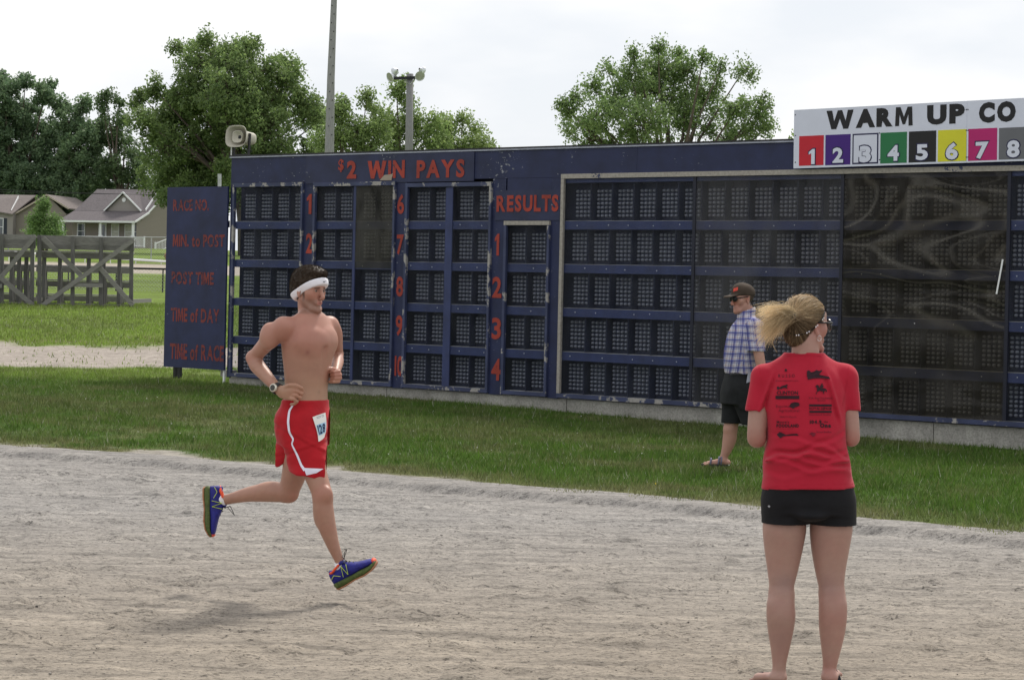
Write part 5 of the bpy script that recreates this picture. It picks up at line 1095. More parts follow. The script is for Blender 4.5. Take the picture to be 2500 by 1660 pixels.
# ------------------------------------------------------------------ the woman in the red shirt
def woman():
    p=Person(9.8); J,R=p.J,p.R; o=np.array(J(1970,1650)); o[2]=0
    root=empty('spectator_in_red',o,0,label='person in red printed t-shirt and black shorts, seen from behind',cat='person')
    yaw=R_(178); fwd=np.array([math.sin(yaw),-math.cos(yaw),0])
    lo_=J(1815,1676,-.30); lo_[2]=-.035; fd=Field(lo_,J(2125,715,.50)+np.array([0,0,.02]),.0050)
    def K(y,cx,hw,b,dy=0): q=J(cx,y,dy); return (q[2],q[0],q[1],R(hw),b)
    # body under the clothes
    fd.loft([K(1262,1973,90,.085),K(1200,1973,94,.10),K(1090,1968,80,.10),K(1000,1965,85,.11),K(920,1963,86,.10),K(890,1963,70,.08)],yaw,.02,cap=.03)
    fd.cone(J(1966,888,-.008),J(1966,822,-.008),R(35),R(31.5),.02); 
    for q,(sx,ex) in ((-1,(1862,1848)),(1,(2064,2078))):
        p.chain(fd,[(1963+q*50,896,0,20),(sx,921,0,26)],.03)
        p.chain(fd,[(sx,921,0,26),((sx+ex)/2,985,.0,26 if q<0 else 23),(ex,1050,-.005,23.5 if q<0 else 20.5),(ex,1068,.0,21.5 if q<0 else 19)],.02)
        p.chain(fd,[(ex,1070,.0,21 if q<0 else 18.5),(ex-q*10,1055,.07,21),(ex-q*35,1038,.17,17),(ex-q*60,1030,.26,13)],.018)
        w=(ex-q*68,1026,.30); fd.ell(J(*w),(.026,.045,.034),None,.012)
        for i in range(4): finger(fd,[J(w[0]-q*8,w[1]-12+i*9,.31),J(w[0]-q*16,w[1]-13+i*9,.345),J(w[0]-q*26,w[1]-12+i*9,.350),J(w[0]-q*30,w[1]-11+i*9,.33)],.0085,.007)
        finger(fd,[J(w[0],w[1]-12,.30),J(w[0]-q*8,w[1]-22,.32),J(w[0]-q*18,w[1]-24,.33)],.0095,.0075)
    # legs
    p.chain(fd,[(1917,1225,.0,50),(1916,1262,.0,49.5),(1915,1290,.0,53),(1913,1335,.005,47),(1911,1385,.005,38),(1908,1432,.0,29.5),(1908,1450,.0,29.5)],.02)
    p.chain(fd,[(1908,1450,.0,29.5),(1907,1482,-.005,33.5),(1907,1503,-.005,35),(1906,1535,.0,31.5),(1905,1573,.005,24.5),(1903,1612,.01,17.8),(1902,1632,.012,16.5),(1901,1650,.015,18.5)],.02)
    p.chain(fd,[(2032,1225,.0,49),(2031,1262,.0,49),(2029,1290,.0,52),(2027,1335,.005,46.5),(2027,1385,.005,38),(2030,1432,.0,30.5),(2031,1450,.0,30)],.02)
    p.chain(fd,[(2031,1450,.0,30),(2033,1482,-.005,33.5),(2033,1503,-.005,34),(2032,1535,.0,32),(2030,1573,.005,25.5),(2027,1612,.01,18.5),(2025,1632,.012,17),(2025,1650,.0,18.5)],.02)
    for x in (1903,2035):
        for q in (-1,1): fd.cone(J(x+q*13,1475,-.022),J(x+q*10,1515,-.020),.022,.018,.03)
        for q in (-1,1): fd.cone(J(x+q*15+3,1405,-.030),J(x+q*13+3,1440,-.018),.007,.006,.012)
        fd.cone(J(x-2 if x<2000 else x-8,1585,-.018),J(x-2 if x<2000 else x-9,1640,-.012),.007,.009,.012)
    # feet
    p.chain(fd,[(1901,1654,.0,17),(1880,1652,.07,17),(1856,1653,.12,17)],.02,flat=((0,0,1),.7)); p.chain(fd,[(2025,1654,-.01,16),(2032,1647,.10,15.5),(2037,1643,.17,15.5)],.02,flat=((0,0,1),.7))
    for i in range(5): 
        b=J(1858-i*-3,1657-i*2,.11+i*.012); finger(fd,[b,b+np.array([-.030+.004*i,.012,-.004]),b+np.array([-.044+.006*i,.02,-.009])],.0085-.0006*i,.0075-.0006*i)
    for i in range(5):
        b=J(2020+i*8,1645,.17); finger(fd,[b,b+np.array([.004,.03,-.004]),b+np.array([.006,.05-.004*i,-.009])],.008,.007)
    # head turned away to the right
    hd=Head(fd,J(1969.5,793,.012),Rot(R_(128),R_(2)),.93); hd.face(nose=.97)
    base=(.365,.225,.180)
    def col(V):
        c=skin_col(V,base,red=[(J(1848,1075,-.03),.05,.5),(J(2078,1075,-.03),.05,.6),(hd.W((.08,-.005,-.01)),.035,.75),(hd.W((.05,.06,-.03)),.04,.55),(J(2000,845,0),.04,.3),(J(2030,1500,-.03),.10,.25),(J(2025,1640,-.02),.05,.35)],
            dark=[(J(1915,1420,-.04),.045,.45,(.23,.16,.165)),(J(1905,1560,-.04),.05,.25,(.26,.15,.14)),(J(1950,1330,-.05),.05,.25,(.28,.17,.15)),(J(1995,1330,-.05),.05,.3,(.30,.16,.14)),(J(2022,1425,-.04),.05,.30,(.23,.15,.16)),(J(2038,1392,-.05),.006,.5,(.2,.12,.12)),(J(1922,1412,-.05),.003,.8,(.2,.1,.1)),(hd.W((.086,-.002,-.012)),.010,.6,(.25,.09,.06))],seed=40)  # larger spots paint shade into knee hollows, calves and inner thighs
        return c
    fd.build('body',m_skin,root,col,o)
    # shorts
    sf=Field(J(1840,1290,-.24),J(2110,1150,.24),.0062)
    sf.loft([K(1252,1974,108,.140),K(1225,1974,113,.146),K(1190,1973,110,.142),K(1160,1972,104,.13)],yaw,.02,pw=2.3,cap=.006)
    sf.cone(J(1918,1225,0),J(1917,1275,0),R(60),R(58),.012,flat=((0,1,0),1.14)); sf.cone(J(2031,1225,0),J(2033,1275,0),R(59),R(58),.012,flat=((0,1,0),1.14))
    sf.op(lambda X,Y,Z:(J(0,1271)[2]+.020*np.exp(-((X-J(1974,0)[0])/.030)**2)+.016*sstep(.13,.20,np.abs(X-J(1974,0)[0]))-Z),sf.lo,sf.lo+sf.h*sf.n,.004,'and')
    sf.ell(J(1974,1252,-.01),(.09,.158,.034),None,.02)
    sf.cone(J(1972,1268,-.185),J(1972,1215,-.178),.009,.005,.02,'sub'); sf.disp(lambda X,Y,Z:.004*(fbm(X*14,Z*22,83,3)-.5))
    m_bs=cloth('black_shorts',(.010,.010,.012),.2,9,.75,.4); sf.build('shorts',m_bs,root,None,o)
    print_poly([(1874,1235),(1877.5,1232.5),(1881,1236),(1877.5,1239)],sf,9.8,simple('grey_logo',(.3,.3,.32),.5),root,o,.003,'logo')
    # t-shirt
    tf=Field(J(1805,1225,-.24),J(2115,845,.26),.0062)
    tf.loft([K(1215,1974,117,.155),K(1190,1974,115.5,.153),K(1160,1971,108.5,.145),K(1131,1968.5,106.5,.142),K(1106,1968,102,.136),K(1078,1968,95.5,.128),K(1045,1967,94.5,.125),K(1003,1965.5,98,.127),K(960,1964,102,.125),K(925,1963,99,.112),K(905,1963,88,.096),K(888,1963,68,.082),K(872,1963,55,.072),K(862,1963,45,.066)],yaw,.02,pw=2.25,cap=.004)
    for q,(sx,ex,r2) in ((-1,(1860,1846,28)),(1,(2066,2079.5,23))):
        tf.cone(J(1963+q*45,886,0),J(sx+q*-4,921,0),R(16),R(28),.03); tf.cutcone(J(sx+q*-4,921,0),J(ex,1012,-.002),R(30.5),R(r2),J((1846,2079)[q>0],999.5),(-q*.13,0,-1),.022)
    # sleeve hems
    cxz=lambda y:J(1970,y)[2]
    xc0=J(1985,0)[0]
    tf.op(lambda X,Y,Z:(cxz(1188)+.10*np.minimum(X-xc0,0)-Z),J(1845,1225,-.24),J(2115,1150,.26),.003,'and')
    tf.cone(J(1964,845,.012),J(1965,866,.012),R(36),R(29),.004,'sub')
    xc=J(1968,0)[0]
    def folds(X,Y,Z):
        w=0
        for y,a,wd,sl,ph in ((1112,.015,.010,.10,0),(1123,.012,.009,.05,1),(1134,.009,.011,-.05,2),(1098,.009,.010,.28,3),(1152,.005,.013,.05,4),(1076,.005,.010,-.3,5)):
            zc=cxz(y)+sl*(X-xc)+.012*np.sin(X*17+ph)+.006*np.sin(X*41+ph*2); w=w+a*(.35+.65*np.abs(np.sin(X*7+ph)))*np.exp(-((Z-zc)/wd)**2)-a*.8*np.exp(-((Z-zc-.017)/wd)**2)
        w=w*sstep(-.03,-.09,Y-p.Y0)
        s_=0
        for q in (-1,1):   # drag lines from the armpits
            x0=xc+q*.155; s_=s_+.008*np.exp(-(((X-x0)+q*(Z-cxz(990))*.32)/.008)**2)*sstep(cxz(1040),cxz(1000),Z)*sstep(cxz(900),cxz(930),Z)-.007*np.exp(-(((X-x0)+q*(Z-cxz(990))*.32+q*.016)/.009)**2)*sstep(cxz(1040),cxz(1000),Z)*sstep(cxz(900),cxz(930),Z)
        return -(w+s_)-.012*(fbm(X*9+3,Z*6,85,3)-.5)-.004*np.exp(-((X-xc-.004)/.02)**2)*-1*sstep(cxz(1080),cxz(1000),Z)
    tf.disp(folds)
    tm=cloth('red_shirt',(.40,.015,.036),.07,5,.85,.25); tf.build('t_shirt',tm,root,None,o)
    # hem and sleeve seams
    m_seam=cloth('red_seam',(.42,.014,.035),.05)
    ribbon('hem_stitch',tf,[(1863,1190),(1900,1187),(1940,1184),(1979,1182),(2020,1181),(2084,1180)],[1.2]*6,9.8,m_seam,root,o,.0015,50,2)
    ribbon('sleeve_stitch',tf,[(1823,990),(1845,993),(1869,997)],[1.2]*3,9.8,m_seam,root,o,.0015,20,2); ribbon('sleeve_stitch',tf,[(2062,996),(2080,994),(2095,990)],[1.2]*3,9.8,m_seam,root,o,.0015,20,2)
    ribbon('armhole_seam',tf,[(1853,890),(1858,925),(1866,960),(1873,992)],[1.3]*4,9.8,m_seam,root,o,.0015,30,2); ribbon('armhole_seam',tf,[(2072,893),(2069,925),(2064,960),(2058,990)],[1.3]*4,9.8,m_seam,root,o,.0015,30,2)
    ribbon('collar',tf,[(1921,866),(1940,864.5),(1964,864),(1988,864.5),(2006,867)],[6]*5,9.8,tm,root,o,.0025,30,3)
    # prints: pixel helper, source zoom scale of the measuring crop
    m_pr=simple('shirt_print',(.030,.010,.016),.8,var=.1); m_pf=simple('faded_print',(.16,.012,.026),.8,var=.1)
    X=lambda z:1840+z*.12754; Yy=lambda z:880+z*.12755
    def t(s,x0,y0,x1,y1,b=.02,m=None,**k): print_text(s,tf,X(x0),Yy(y0),X(x1),Yy(y1),9.8,m or m_pr,root,o,b,.0032,**k)
    def g(pts,m=None): print_poly([(X(a),Yy(b)) for a,b in pts],tf,9.8,m or m_pr,root,o,.0055)
    g([(615+32*math.cos(a)*(1 if i%2 else .55),185+36*math.sin(a)*(1 if i%2 else .55)) for i,a in enumerate(np.linspace(0,6.283,17)[:-1])])
    def bar(x0,y0,x1,y1,m=None): patch('print',tf,[(X(x0),Yy(y0)),(X(x1),Yy(y0)),(X(x1),Yy(y1)),(X(x0),Yy(y1))],9.8,m or m_pr,root,o,.0035,12)
    t('R U S S O',472,262,785,322,.0); t('www.topnotch.com',415,368,855,408,0,m_pf)
    g([(440,505),(470,495),(490,520),(540,485),(600,470),(640,455),(655,470),(630,500),(650,545),(600,520),(560,525),(530,545),(500,535),(470,560),(450,550)])
    t('CLINTON',440,582,850,655,.025); bar(418,672,874,738)
    t('Equine',428,850,690,915,.0,m_pf); g([(680,880),(710,820),(790,795),(870,810),(880,860),(840,880),(800,890),(760,920),(720,905)]); t('Agricultural',475,930,870,1000,.0,m_pf); t('HEALTH Matters',500,1060,815,1095,0,m_pf)
    t("Moore's",440,1150,672,1200,.01); t('FOODLAND',435,1215,865,1280,.045); t('Fresh food market',440,1297,750,1312,0,m_pf)
    g([(440,1415),(500,1365),(560,1395),(620,1420),(730,1405),(830,1400),(865,1440),(800,1432),(620,1440),(560,1450),(510,1485),(470,1450)])
    g([(1020,200),(1060,185),(1100,225),(1160,210),(1200,180),(1260,200),(1300,180),(1320,190),(1270,245),(1250,270),(1440,310),(1470,355),(1300,335),(1150,340),(1040,365),(1022,300)])
    g([(1180,495),(1215,460),(1245,480),(1260,520),(1300,530),(1350,530),(1390,545),(1410,600),(1395,600),(1370,570),(1350,600),(1350,650),(1330,620),(1330,590),(1260,580),(1220,600),(1200,650),(1190,640),(1215,580),(1210,520),(1190,505)]); g([(1265,525),(1275,480),(1300,455),(1340,480),(1330,525)]); g([(1290,452),(1310,432),(1330,450),(1310,462)])
    t('P.A. Roy Insurance',1062,700,1505,745,.01,m_pf); t('BROKERS',1220,752,1375,778,0,m_pf)
    for a,b in ((838,880),(960,1000)): bar(1065,a,1495,b)
    t('ROYAL LEPAGE',1065,895,1495,940,.02); t('Heartland Realty',1065,1018,1485,1060,.0,m_pf)
    t('104.9',1075,1140,1300,1215,.05); t('the',1345,1155,1420,1190,.01); t('One',1270,1200,1480,1285,.06); g([(1100,1420),(1060,1410),(1110,1370),(1160,1385),(1190,1380),(1180,1430),(1140,1460)],m_pf); t('Starlight',1200,1350,1490,1390,.02,m_pf)
    # hair cap
    hf=Field(hd.o+np.array([-.15,-.16,-.14]),hd.o+np.array([.16,.16,.17]),.0045); hh=Head(hf,hd.o,hd.R,hd.s)
    hh.ell((0,-.020,.040),(.086,.106,.094),.01); hh.ell((0,-.062,-.030),(.062,.055,.070),.03); hf.cone(hd.W((-.02,-.10,.03)),J(1933,772,-.085),.045,.016,.03)
    hf.plane(hd.W((0,.058,.05)),hd.R@np.array([0,.86,-.50]),.008); hh.ell((0,.085,-.055),(.10,.100,.098),.008,'sub'); hh.ell((.085,.010,-.020),(.03,.034,.040),.006,'sub')
    tie=J(1931,771,-.10)
    def strandy(X,Y,Z):
        a=np.arctan2(Z-tie[2],X-tie[0]); b=np.arctan2(Y-tie[1],X-tie[0]); return -.0030*(fbm(a*22,b*10,88,3)-.5)-.0018*np.sin(a*90+4*np.sin(b*6))
    hf.disp(strandy)
    cB=np.array([.25,.175,.10]); cL=np.array([.58,.44,.27]); cD=np.array([.10,.065,.038])
    def hcol(V):
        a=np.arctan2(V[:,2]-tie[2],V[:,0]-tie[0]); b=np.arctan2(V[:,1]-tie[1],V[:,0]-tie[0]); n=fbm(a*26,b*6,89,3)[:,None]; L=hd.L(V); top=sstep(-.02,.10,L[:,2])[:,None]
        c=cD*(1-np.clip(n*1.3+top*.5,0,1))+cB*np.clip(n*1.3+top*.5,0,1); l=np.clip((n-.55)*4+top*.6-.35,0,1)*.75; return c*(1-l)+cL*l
    hf.build('hair',m_hair,root,hcol,o)
    # combed strands over the cap, ponytail and loose wisps
    paths=[];cols=[]; g2=np.random.default_rng(5)
    cp=comb(hf,4200,.0085,lambda p:(tie-p)/(np.linalg.norm(tie-p,axis=1)[:,None]+1e-6),.0025,8,lambda i:.0015+.0006*i,7)
    for pt in cp:
        if np.linalg.norm(pt[0]-tie)<.03: continue
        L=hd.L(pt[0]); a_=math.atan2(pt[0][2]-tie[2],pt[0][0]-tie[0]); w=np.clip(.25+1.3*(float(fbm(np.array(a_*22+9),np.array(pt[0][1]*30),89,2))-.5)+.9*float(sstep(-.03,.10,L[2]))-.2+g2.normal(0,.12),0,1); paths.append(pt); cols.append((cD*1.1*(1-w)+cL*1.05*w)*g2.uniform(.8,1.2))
    for i in range(300):
        th=g2.uniform(-1.75,1.75); ph=g2.uniform(.3,1.0)
        st=np.array([math.sin(th)*.088,.02+.055*math.cos(th)*ph,.045+.085*math.cos(th)]); a=hd.W(st); n=9; q=np.linspace(0,1,n)[:,None]
        pt=a*(1-q)+(tie+g2.normal(0,.006,3))*q; c0=hd.W((0,-.02,.035)); d=pt-c0; l=np.linalg.norm(d,axis=1)[:,None]; Ld=(d@hd.R)/l; rr=.93/np.sqrt((Ld[:,0]/.086)**2+(Ld[:,1]/.106)**2+(Ld[:,2]/.094)**2)[:,None]
        lift=.002+abs(g2.normal(0,.0018)); k=np.clip(q*1.0,0,1)**6; pt=(c0+d/l*(rr+lift))*(1-k)+pt*k
        if g2.random()<.07: pt+=np.array([0,0,1])*g2.uniform(.006,.020)*np.sin(q*3.14)+g2.normal(0,.003,3)
        paths.append(pt); w=g2.random(); cols.append((cB*(1-w)+cL*w)*g2.uniform(.7,1.15))
    for i in range(2300):
        u=g2.normal(0,1); v=g2.normal(0,1); L=g2.uniform(.05,.140); s0=tie+g2.normal(0,.010,3)
        ang=R_(192+ u*17+4); dirn=np.array([math.cos(ang)*1.0,-.15+.22*v,math.sin(ang)*-1.0*-1])
        dz=.36-1.05*g2.beta(1.3,1.3); d=np.array([-1,-.10+.26*v,dz]); d/=np.linalg.norm(d); n=10; q=np.linspace(0,1,n)[:,None]
        sag=np.array([0,0,-1])*(.055*(.3+g2.random())*(1 if dz<0 else .35)); wob=g2.normal(0,.007,3); pt=s0+d*L*q*(1+.15*q)+sag*q**2+wob*np.sin(q*g2.uniform(3,8)); 
        up=np.array([0,0,.018])*np.sin(q*3.14)*(1 if dz>0 else .4); paths.append(pt+up); w=np.clip(.35+.5*g2.random()+.25*(dz>0)-.25*abs(v)*.3,0,1); cols.append((cB*(1-w)+np.array([.80,.64,.40])*w)*g2.uniform(.8,1.25))
    for i in range(60):
        a=hd.W((g2.uniform(-.06,.06),g2.uniform(-.12,-.06),g2.uniform(-.07,-.02))); q=np.linspace(0,1,8)[:,None]; paths.append(a+np.array([g2.uniform(-.02,.005),-.01,-.03])*q+g2.normal(0,.004,3)*np.sin(q*5)); cols.append(cB*1.2)
    q=np.linspace(0,1,14)[:,None]; w0=J(1905,812,-.09)
    for i in range(5): paths.append(w0+np.array([-.058,0,-.0])*np.sin(q*1.9)+np.array([.045,0,-.085])*q**1.4+g2.normal(0,.001,3)); cols.append(cL*1.1)
    strands('ponytail',paths,.00065,cols,attr_mat('hair_strand',.42,.30,.4),root,o,.62,1.3)
    MB().tube([Vector(tie-o)+Vector((.012,.010,-.002)),Vector(tie-o)+Vector((-.008,-.004,.001))],.0185,12).obj('hair_tie',m_black,root,True)
    # thin headband with stones
    hb=[(1921,810),(1936,817),(1950,818.5),(1968,813.5),(1984,804),(1997,792),(2008,778),(2014,762),(2015,748)]; ribbon('hairband',hf,hb,[3.6]*9,9.8,m_black,root,o,.003,60,3)
    st=MB()
    for x,y in ((1944.5,818.8),(1950,818.3),(1970,812.8),(1975.5,810),(1992,798),(1996,794.5),(2008.5,780.5),(2011,776.5),(2014,761)): c=Vector(hf.drape([x],[y],9.8,.006)[0]-o); st.lathe(c,(.2,-1,0),[(-.0035,0),(0,.0036),(.0035,0)],6)
    st.obj('hairband_stones',simple('crystal',(.85,.85,.9),.1,0,.9,0),root,kind='stuff')
    # earring and sunglasses
    er=MB(); c=Vector(hd.W((.083,-.004,-.052))-o); er.tube([c+Vector((.008*math.cos(a),-.002,.012*math.sin(a)-.006)) for a in np.linspace(0,6.28,13)],.0011,5); er.obj('earring',simple('silver',(.75,.75,.78),.2,1),root,True)
    gl=MB()
    for q in (-1,1): gl.tube([Vector(hd.W((q*.080,-.008,.012))-o),Vector(hd.W((q*.079,.05,.010))-o),Vector(hd.W((q*.064,.098,.008))-o)],[.0035,.0042,.0045],6)
    gl.obj('sunglasses',m_black,root,True)
    for q in (-1,1):
        c=Vector(hd.W((q*.036,.106,-.004))-o); MB().lathe(c,Vector(hd.R@np.array([q*.45,1,0])),[(-.004,.027),(.002,.028),(.005,.024),(.007,.0)],14).obj('lens',simple('dark_lens',(.02,.02,.025),.06,0,.9,0),root,True)
    # flip flops
    def flop(pts,w,z):
        v=[];n=len(pts)
        P_=[Vector(J(*q))-Vector(o) for q in pts]
        for i,q in enumerate(P_):
            d=(P_[min(i+1,n-1)]-P_[max(i-1,0)]); d.z=0; d.normalize(); s_=Vector((-d.y,d.x,0))
            for sgn in (-1,1):
                for zz in (z,z+.014): v.append((q.x+s_.x*w[i]*sgn,q.y+s_.y*w[i]*sgn,zz))
        f=[(0,1,3,2),((n-1)*4,(n-1)*4+2,(n-1)*4+3,(n-1)*4+1)]
        for i in range(n-1): a=i*4;b=a+4; f+=[(a+1,b+1,b+3,a+3),(a,a+2,b+2,b),(a,b,b+1,a+1),(a+2,a+3,b+3,b+2)]
        return mesh('flip_flop',v,f,simple('flop_sole',(.02,.025,.04),.7))
    for pts,w in (([(1910,1664,-.04),(1900,1662,.01),(1878,1660,.08),(1850,1660,.14),(1838,1660,.16)],[.022,.030,.032,.038,.015]),([(2022,1668,-.06),(2026,1662,.0),(2031,1654,.10),(2037,1648,.19),(2040,1645,.23)],[.022,.030,.032,.040,.016])):
        z=float(J(pts[1][0],1668,pts[1][2])[2]); f=link('flip_flop',flop(pts,[x_*.74 for x_ in w],-.010),root)
        q=[Vector(J(*a))-Vector(o) for a in pts]; k=q[2]; k2=q[3]; MB().tube([k+Vector((-.034,0,0)),k.lerp(k2,.35)+Vector((-.01,0,.034)),k2+Vector((0,.0,.028))],.004,6).obj('strap',m_dark,f); MB().tube([k+Vector((.034,0,0)),k.lerp(k2,.35)+Vector((.012,0,.034)),k2+Vector((0,.0,.028))],.004,6).obj('strap',m_dark,f)
woman()
# ------------------------------------------------------------------ the man on the grass
def man():
    p=Person(21.7); J,R=p.J,p.R; o=np.array(J(1790,1137)); gz=float(hgt(o[0],o[1])); o[2]=gz
    root=empty('spectator_in_plaid',o,0,label='person in brown cap and blue plaid shirt standing on the grass',cat='person')
    yaw=R_(-78); lo_=J(1700,1142,-.42); lo_[2]=gz-.03; fd=Field(lo_,J(1925,690,.45)+np.array([0,0,.02]),.0075)
    def K(y,cx,hw,b,dy=0): q=J(cx,y,dy); return (q[2],q[0],q[1],b,R(hw))
    hd=Head(fd,J(1813,728,0),Rot(R_(-64),R_(-6)),1.04); hd.face(nose=1.04)
    fd.cone(J(1826,790),J(1822,752),R(19),R(15.5),.03); fd.ell(hd.W((0,.055,-.10)),(.04,.035,.03),hd.R,.03)
    fd.loft([K(950,1806,36,.17),K(905,1811,34,.17),K(850,1815,38,.18),K(800,1822,34,.17),K(785,1824,26,.12)],yaw,.02,cap=.03)
    p.chain(fd,[(1842,797,-.19,16),(1850,850,-.24,13.5),(1857,888,-.25,12),(1857,893,-.25,11.5),(1852,925,-.27,11.5),(1846,950,-.27,8)],.02); fd.ell(J(1844,960,-.27),(.03,.016,.045),None,.015)
    for i in range(4): finger(fd,[J(1840+i*3,966,-.28+i*.006),J(1838+i*3,978,-.28+i*.006),J(1836+i*3.4,988,-.27+i*.006)],.0095,.0075)
    finger(fd,[J(1840,955,-.28),J(1834,964,-.29),J(1832,972,-.29)],.011,.009)
    p.chain(fd,[(1830,797,.19,16),(1832,850,.23,13),(1826,885,.25,11.5),(1805,908,.23,10),(1785,925,.17,8)],.02); fd.ell(J(1777,935,.13),(.025,.03,.04),None,.015)
    for i in range(4): finger(fd,[J(1774,930+i*5,.12),J(1768,935+i*5,.10),J(1768,942+i*5,.08)],.010,.008)
    finger(fd,[J(1776,928,.10),J(1772,936,.08),J(1771,944,.07)],.011,.009)
    p.chain(fd,[(1800,955,.08,26),(1790,1010,.08,20),(1785,1037,.075,17.5),(1783,1048,.075,16.5)],.03); p.chain(fd,[(1783,1048,.075,16.5),(1781,1072,.08,17),(1775,1095,.08,13),(1768,1113,.08,9.5),(1766,1122,.08,9.5)],.02)
    p.chain(fd,[(1766,1125,.08,9.5),(1750,1129,.08,8.5),(1730,1132,.075,7),(1722,1133,.07,6)],.015); fd.ell(J(1775,1129,.08),(.035,.035,.03),None,.015)
    for i in range(5): finger(fd,[J(1727,1133,.10-i*.02),J(1720-3+i*1.5,1133.5,.105-i*.023),J(1715+i*1.8,1134,.105-i*.024)],.012 if i==4 else .0095,.0095)
    p.chain(fd,[(1815,955,-.08,26),(1838,1010,-.10,20),(1852,1037,-.10,17),(1858,1048,-.10,16.5)],.03); p.chain(fd,[(1858,1048,-.10,16.5),(1872,1075,-.09,16.5),(1888,1098,-.08,12.5),(1900,1115,-.08,9.5),(1902,1122,-.08,9.5)],.02)
    p.chain(fd,[(1902,1127,-.08,9.5),(1890,1131,-.09,8),(1876,1134,-.09,7)],.015)
    def col(V):
        c=skin_col(V,(.42,.235,.18),red=[(hd.W((0,.10,-.03)),.05,.6),(hd.W((.0,.09,-.09)),.06,.4),(hd.W((-.08,0,0)),.03,.5)],seed=60); L=hd.L(V); f=(V[:,2]>hd.W((0,0,-.15))[2])
        def m(cnd,k,a): w=(np.clip(cnd,0,1)*a*f)[:,None]; c[:]=c*(1-w)+np.array(k)*w
        m(1.2-((L[:,0]/.022)**2+((L[:,2]+.0755)/.004)**2)-9*(L[:,1]<.07),(.12,.04,.035),.8); m(sstep(-.05,-.07,L[:,2])*sstep(-.17,-.13,L[:,2])*sstep(-.03,.02,L[:,1]),(.22,.14,.11),.22)
        hr=sstep(-.02,-.045,L[:,1])*sstep(-.085,-.06,L[:,2]); m(hr,(.05,.035,.03),.95); return c
    fd.build('body',m_skin,root,col,o)
    # shirt, plaid from coordinates measured on the cloth
    sf=Field(J(1760,925,-.40),J(1885,745,.36),.0065)
    sf.loft([K(912,1811,40,.195),K(900,1811,41.5,.20),K(882,1813,46,.205),K(860,1815,46.5,.207),K(835,1818,44.5,.207),K(812,1822,41.5,.205),K(798,1824,38,.19),K(786,1825,30,.15),K(776,1824,23,.10),K(768,1822,19,.075)],yaw,.02,pw=2.2,cap=.006)
    sf.cone(J(1832,786,-.08),J(1844,797,-.18),R(14),R(19),.03); sf.cutcone(J(1844,797,-.185),J(1848,868,-.24),R(19.5),R(21),J(1846,857,-.22),(-.05,0,-1),.025); sf.cutcone(J(1830,797,.185),J(1832,868,.23),R(19),R(19),J(1832,857,.22),(0,0,-1),.025)
    sf.cone(J(1819,758,0),J(1821,768,0),R(16),R(15),.004,'sub')
    sf.disp(lambda X,Y,Z:-.012*(fbm(X*8+Z*6,Z*9-X*5,93,3)-.5)-.004*np.sin((Z+X*.8)*70)*sstep(J(0,870)[2],J(0,895)[2],Z)*sstep(-.1,-.16,Y-p.Y0))
    def plaid(V):
        n=.010*(fbm(V[:,0]*7,V[:,2]*7,95,2)-.5); x0=J(1815,0)[0]; slv=(V[:,1]<p.Y0-.155)&(V[:,0]>J(1828,0)[0]-.0)&(V[:,2]>J(0,872,-.2)[2])
        u=np.where(slv,(V[:,0]-x0)*.97+(V[:,2]-J(0,800)[2])*.12,(V[:,0]-x0)+(V[:,2]-J(0,800)[2])*-.10)+n; v=V[:,2]+n-np.where(slv,.0,(V[:,0]-x0)*.05)
        c=np.tile(np.array([.50,.50,.57]),(len(V),1)); per=.064
        def band(w,ofs,wd,k,a):
            d=np.abs(((w+ofs)/per)%1-.5)*per; s_=(np.clip(1.5-d/wd,0,1)*a)[:,None]; c[:]=c*(1-s_)+np.array(k)*s_
        for w in (u,v):
            band(w,0,.0075,(.035,.04,.20),.85); band(w,.018,.0028,(.045,.05,.22),.75); band(w,.040,.0025,(.30,.16,.12),.55); band(w,.052,.0030,(.10,.12,.34),.6)
        return c
    sf.build('plaid_shirt',attr_mat('plaid_cloth',.85,0,.1,.2,300),root,plaid,o)
    cf=MB(); c1=Field(J(1795,790,-.14),J(1850,745,.14),.005); c1.cone(J(1821,774,0),J(1826,758,0),R(22),R(19),.01); c1.cone(J(1820,785,0),J(1824,750,0),R(18.5),R(17),.004,'sub'); c1.plane(J(1820,757),(-.35,0,1),.002); c1.plane(J(1820,778),(.3,0,-1),.002); c1.build('shirt_collar',attr_mat('collar_cloth',.85),root,plaid,o)
    # shorts
    tf=Field(J(1740,1050,-.34),J(1885,890,.34),.007)
    tf.loft([K(985,1803,42,.185),K(955,1804,41.5,.19),K(925,1808,38,.185),K(902,1810,36,.18)],yaw,.02,pw=2.3,cap=.006)
    tf.cone(J(1796,950,.08),J(1789,1045,.08),R(33),R(28),.03,flat=((0,1,0),.95)); tf.cone(J(1815,950,-.09),J(1845,1048,-.10),R(34),R(28),.03)
    tf.plane(J(1800,1034),(-.02,0,-1),.003); tf.cone(J(1785,1045,.08),J(1790,1010,.08),R(19.5),R(20),.003,'sub'); tf.cone(J(1852,1050,-.10),J(1840,1010,-.10),R(19),R(20),.003,'sub')
    tf.disp(lambda X,Y,Z:-.014*(fbm(X*9+Z*3,Z*5-Y*5,97,3)-.5)); m_sh=cloth('black_cargo',(.018,.019,.021),.3,7,.9,.5)
    tf.build('cargo_shorts',m_sh,root,None,o); patch('pocket',tf,[(1803,950),(1832,955),(1833,1005),(1803,1000)],21.7,m_sh,root,o,.012,8)
    patch('belt_clip',tf,[(1826,910),(1836,908),(1831,932),(1822,935)],21.7,simple('phone_case',(.30,.32,.38),.4),root,o,.022,5); ribbon('belt',tf,[(1782,912),(1800,911),(1815,911),(1835,910)],[7]*4,21.7,m_black,root,o,.008,20,3)
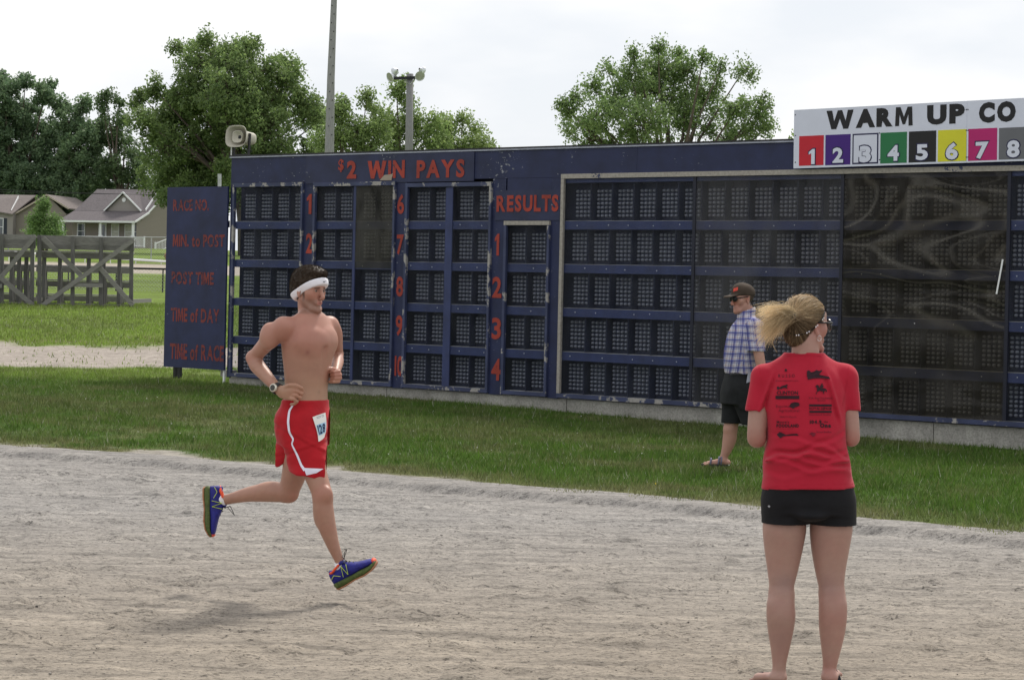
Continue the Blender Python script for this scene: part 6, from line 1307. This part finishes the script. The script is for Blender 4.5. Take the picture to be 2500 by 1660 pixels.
    # cap, sunglasses
    kf=Field(hd.W((0,.03,.05))-.24,hd.W((0,.03,.05))+.24,.0055); kh=Head(kf,hd.o,hd.R,hd.s)
    kh.ell((0,-.012,.040),(.089,.112,.092),.01); kh.ell((0,.02,.075),(.075,.07,.06),.03); kf.plane(hd.W((0,0,.024)),hd.R@np.array([0,.10,-1]),.004)
    kf.cone(hd.W((-.030,.085,.036)),hd.W((-.030,.150,.026)),.040,.030,.012,flat=(hd.R@np.array([0,.25,1]),.16)); kf.cone(hd.W((.030,.085,.036)),hd.W((.030,.150,.026)),.040,.030,.012,flat=(hd.R@np.array([0,.25,1]),.16)); kh.ell((0,.15,.030),(.045,.030,.006),.01)
    kf.build('cap',cloth('brown_cap',(.060,.045,.035),.25,12,.85,.4),root,None,o); MB().lathe(Vector(hd.W((0,-.01,.136))-o),hd.R[:,2],[(-.002,.008),(.004,.006),(.006,0)],8).obj('cap_button',m_dark,root)
    patch('cap_emblem',kf,[(1791,704),(1802,701),(1801,709),(1790,713)],21.7,simple('red_badge',(.60,.07,.05),.7,var=.4,scale=80),root,o,.004,6)
    gl=MB()
    for q in (-1,1): gl.tube([Vector(hd.W((q*.082,-.01,.014))-o),Vector(hd.W((q*.080,.05,.012))-o),Vector(hd.W((q*.060,.098,.008))-o)],.0048,6); gl.lathe(Vector(hd.W((q*.035,.103,.002))-o),Vector(hd.R@np.array([q*.45,1,-.1])),[(-.005,.026),(.004,.027),(.009,.020),(.011,0)],14)
    gl.tube([Vector(hd.W((-.02,.112,.008))-o),Vector(hd.W((.02,.112,.008))-o)],.004,6); gl.obj('sunglasses',m_black,root,True)
    # sandals
    for pts in ([(1782,1137,.08),(1765,1138,.08),(1745,1138.5,.08),(1722,1138.5,.075),(1712,1138,.07)],[(1916,1137,-.08),(1900,1138,-.08),(1885,1139,-.09),(1868,1140,-.09),(1860,1140,-.09)]):
        q=[Vector(J(*a))-Vector(o) for a in pts]; mb=MB(); v=[];w=[.025,.040,.038,.048,.022]
        for i,a in enumerate(q):
            for sgn in (-1,1):
                for zz in (.0,.022): v.append((a.x,a.y+w[i]*sgn,zz+a.z*.0+.012))
        f=[(0,1,3,2),(16,18,19,17)]
        for i in range(4): a=i*4;b=a+4; f+=[(a+1,b+1,b+3,a+3),(a,a+2,b+2,b),(a,b,b+1,a+1),(a+2,a+3,b+3,b+2)]
        s_=link('sandal',mesh('sandal',v,f,simple('sandal_sole',(.05,.045,.045),.8)),root); st=MB()
        for k_,h in ((.33,.085),(.42,.08),(.70,.062)):
            c=q[0].lerp(q[4],k_); st.tube([c+Vector((.0,-.042,-.0)) if False else Vector((c.x,c.y-.042,.03)),Vector((c.x+.01,c.y-.022,.03+h*.8)),Vector((c.x+.012,c.y+.01,.03+h*.85)),Vector((c.x,c.y+.042,.03))],.009,6)
        st.obj('strap',simple('sandal_strap',(.16,.16,.22),.6),s_,True)
man()
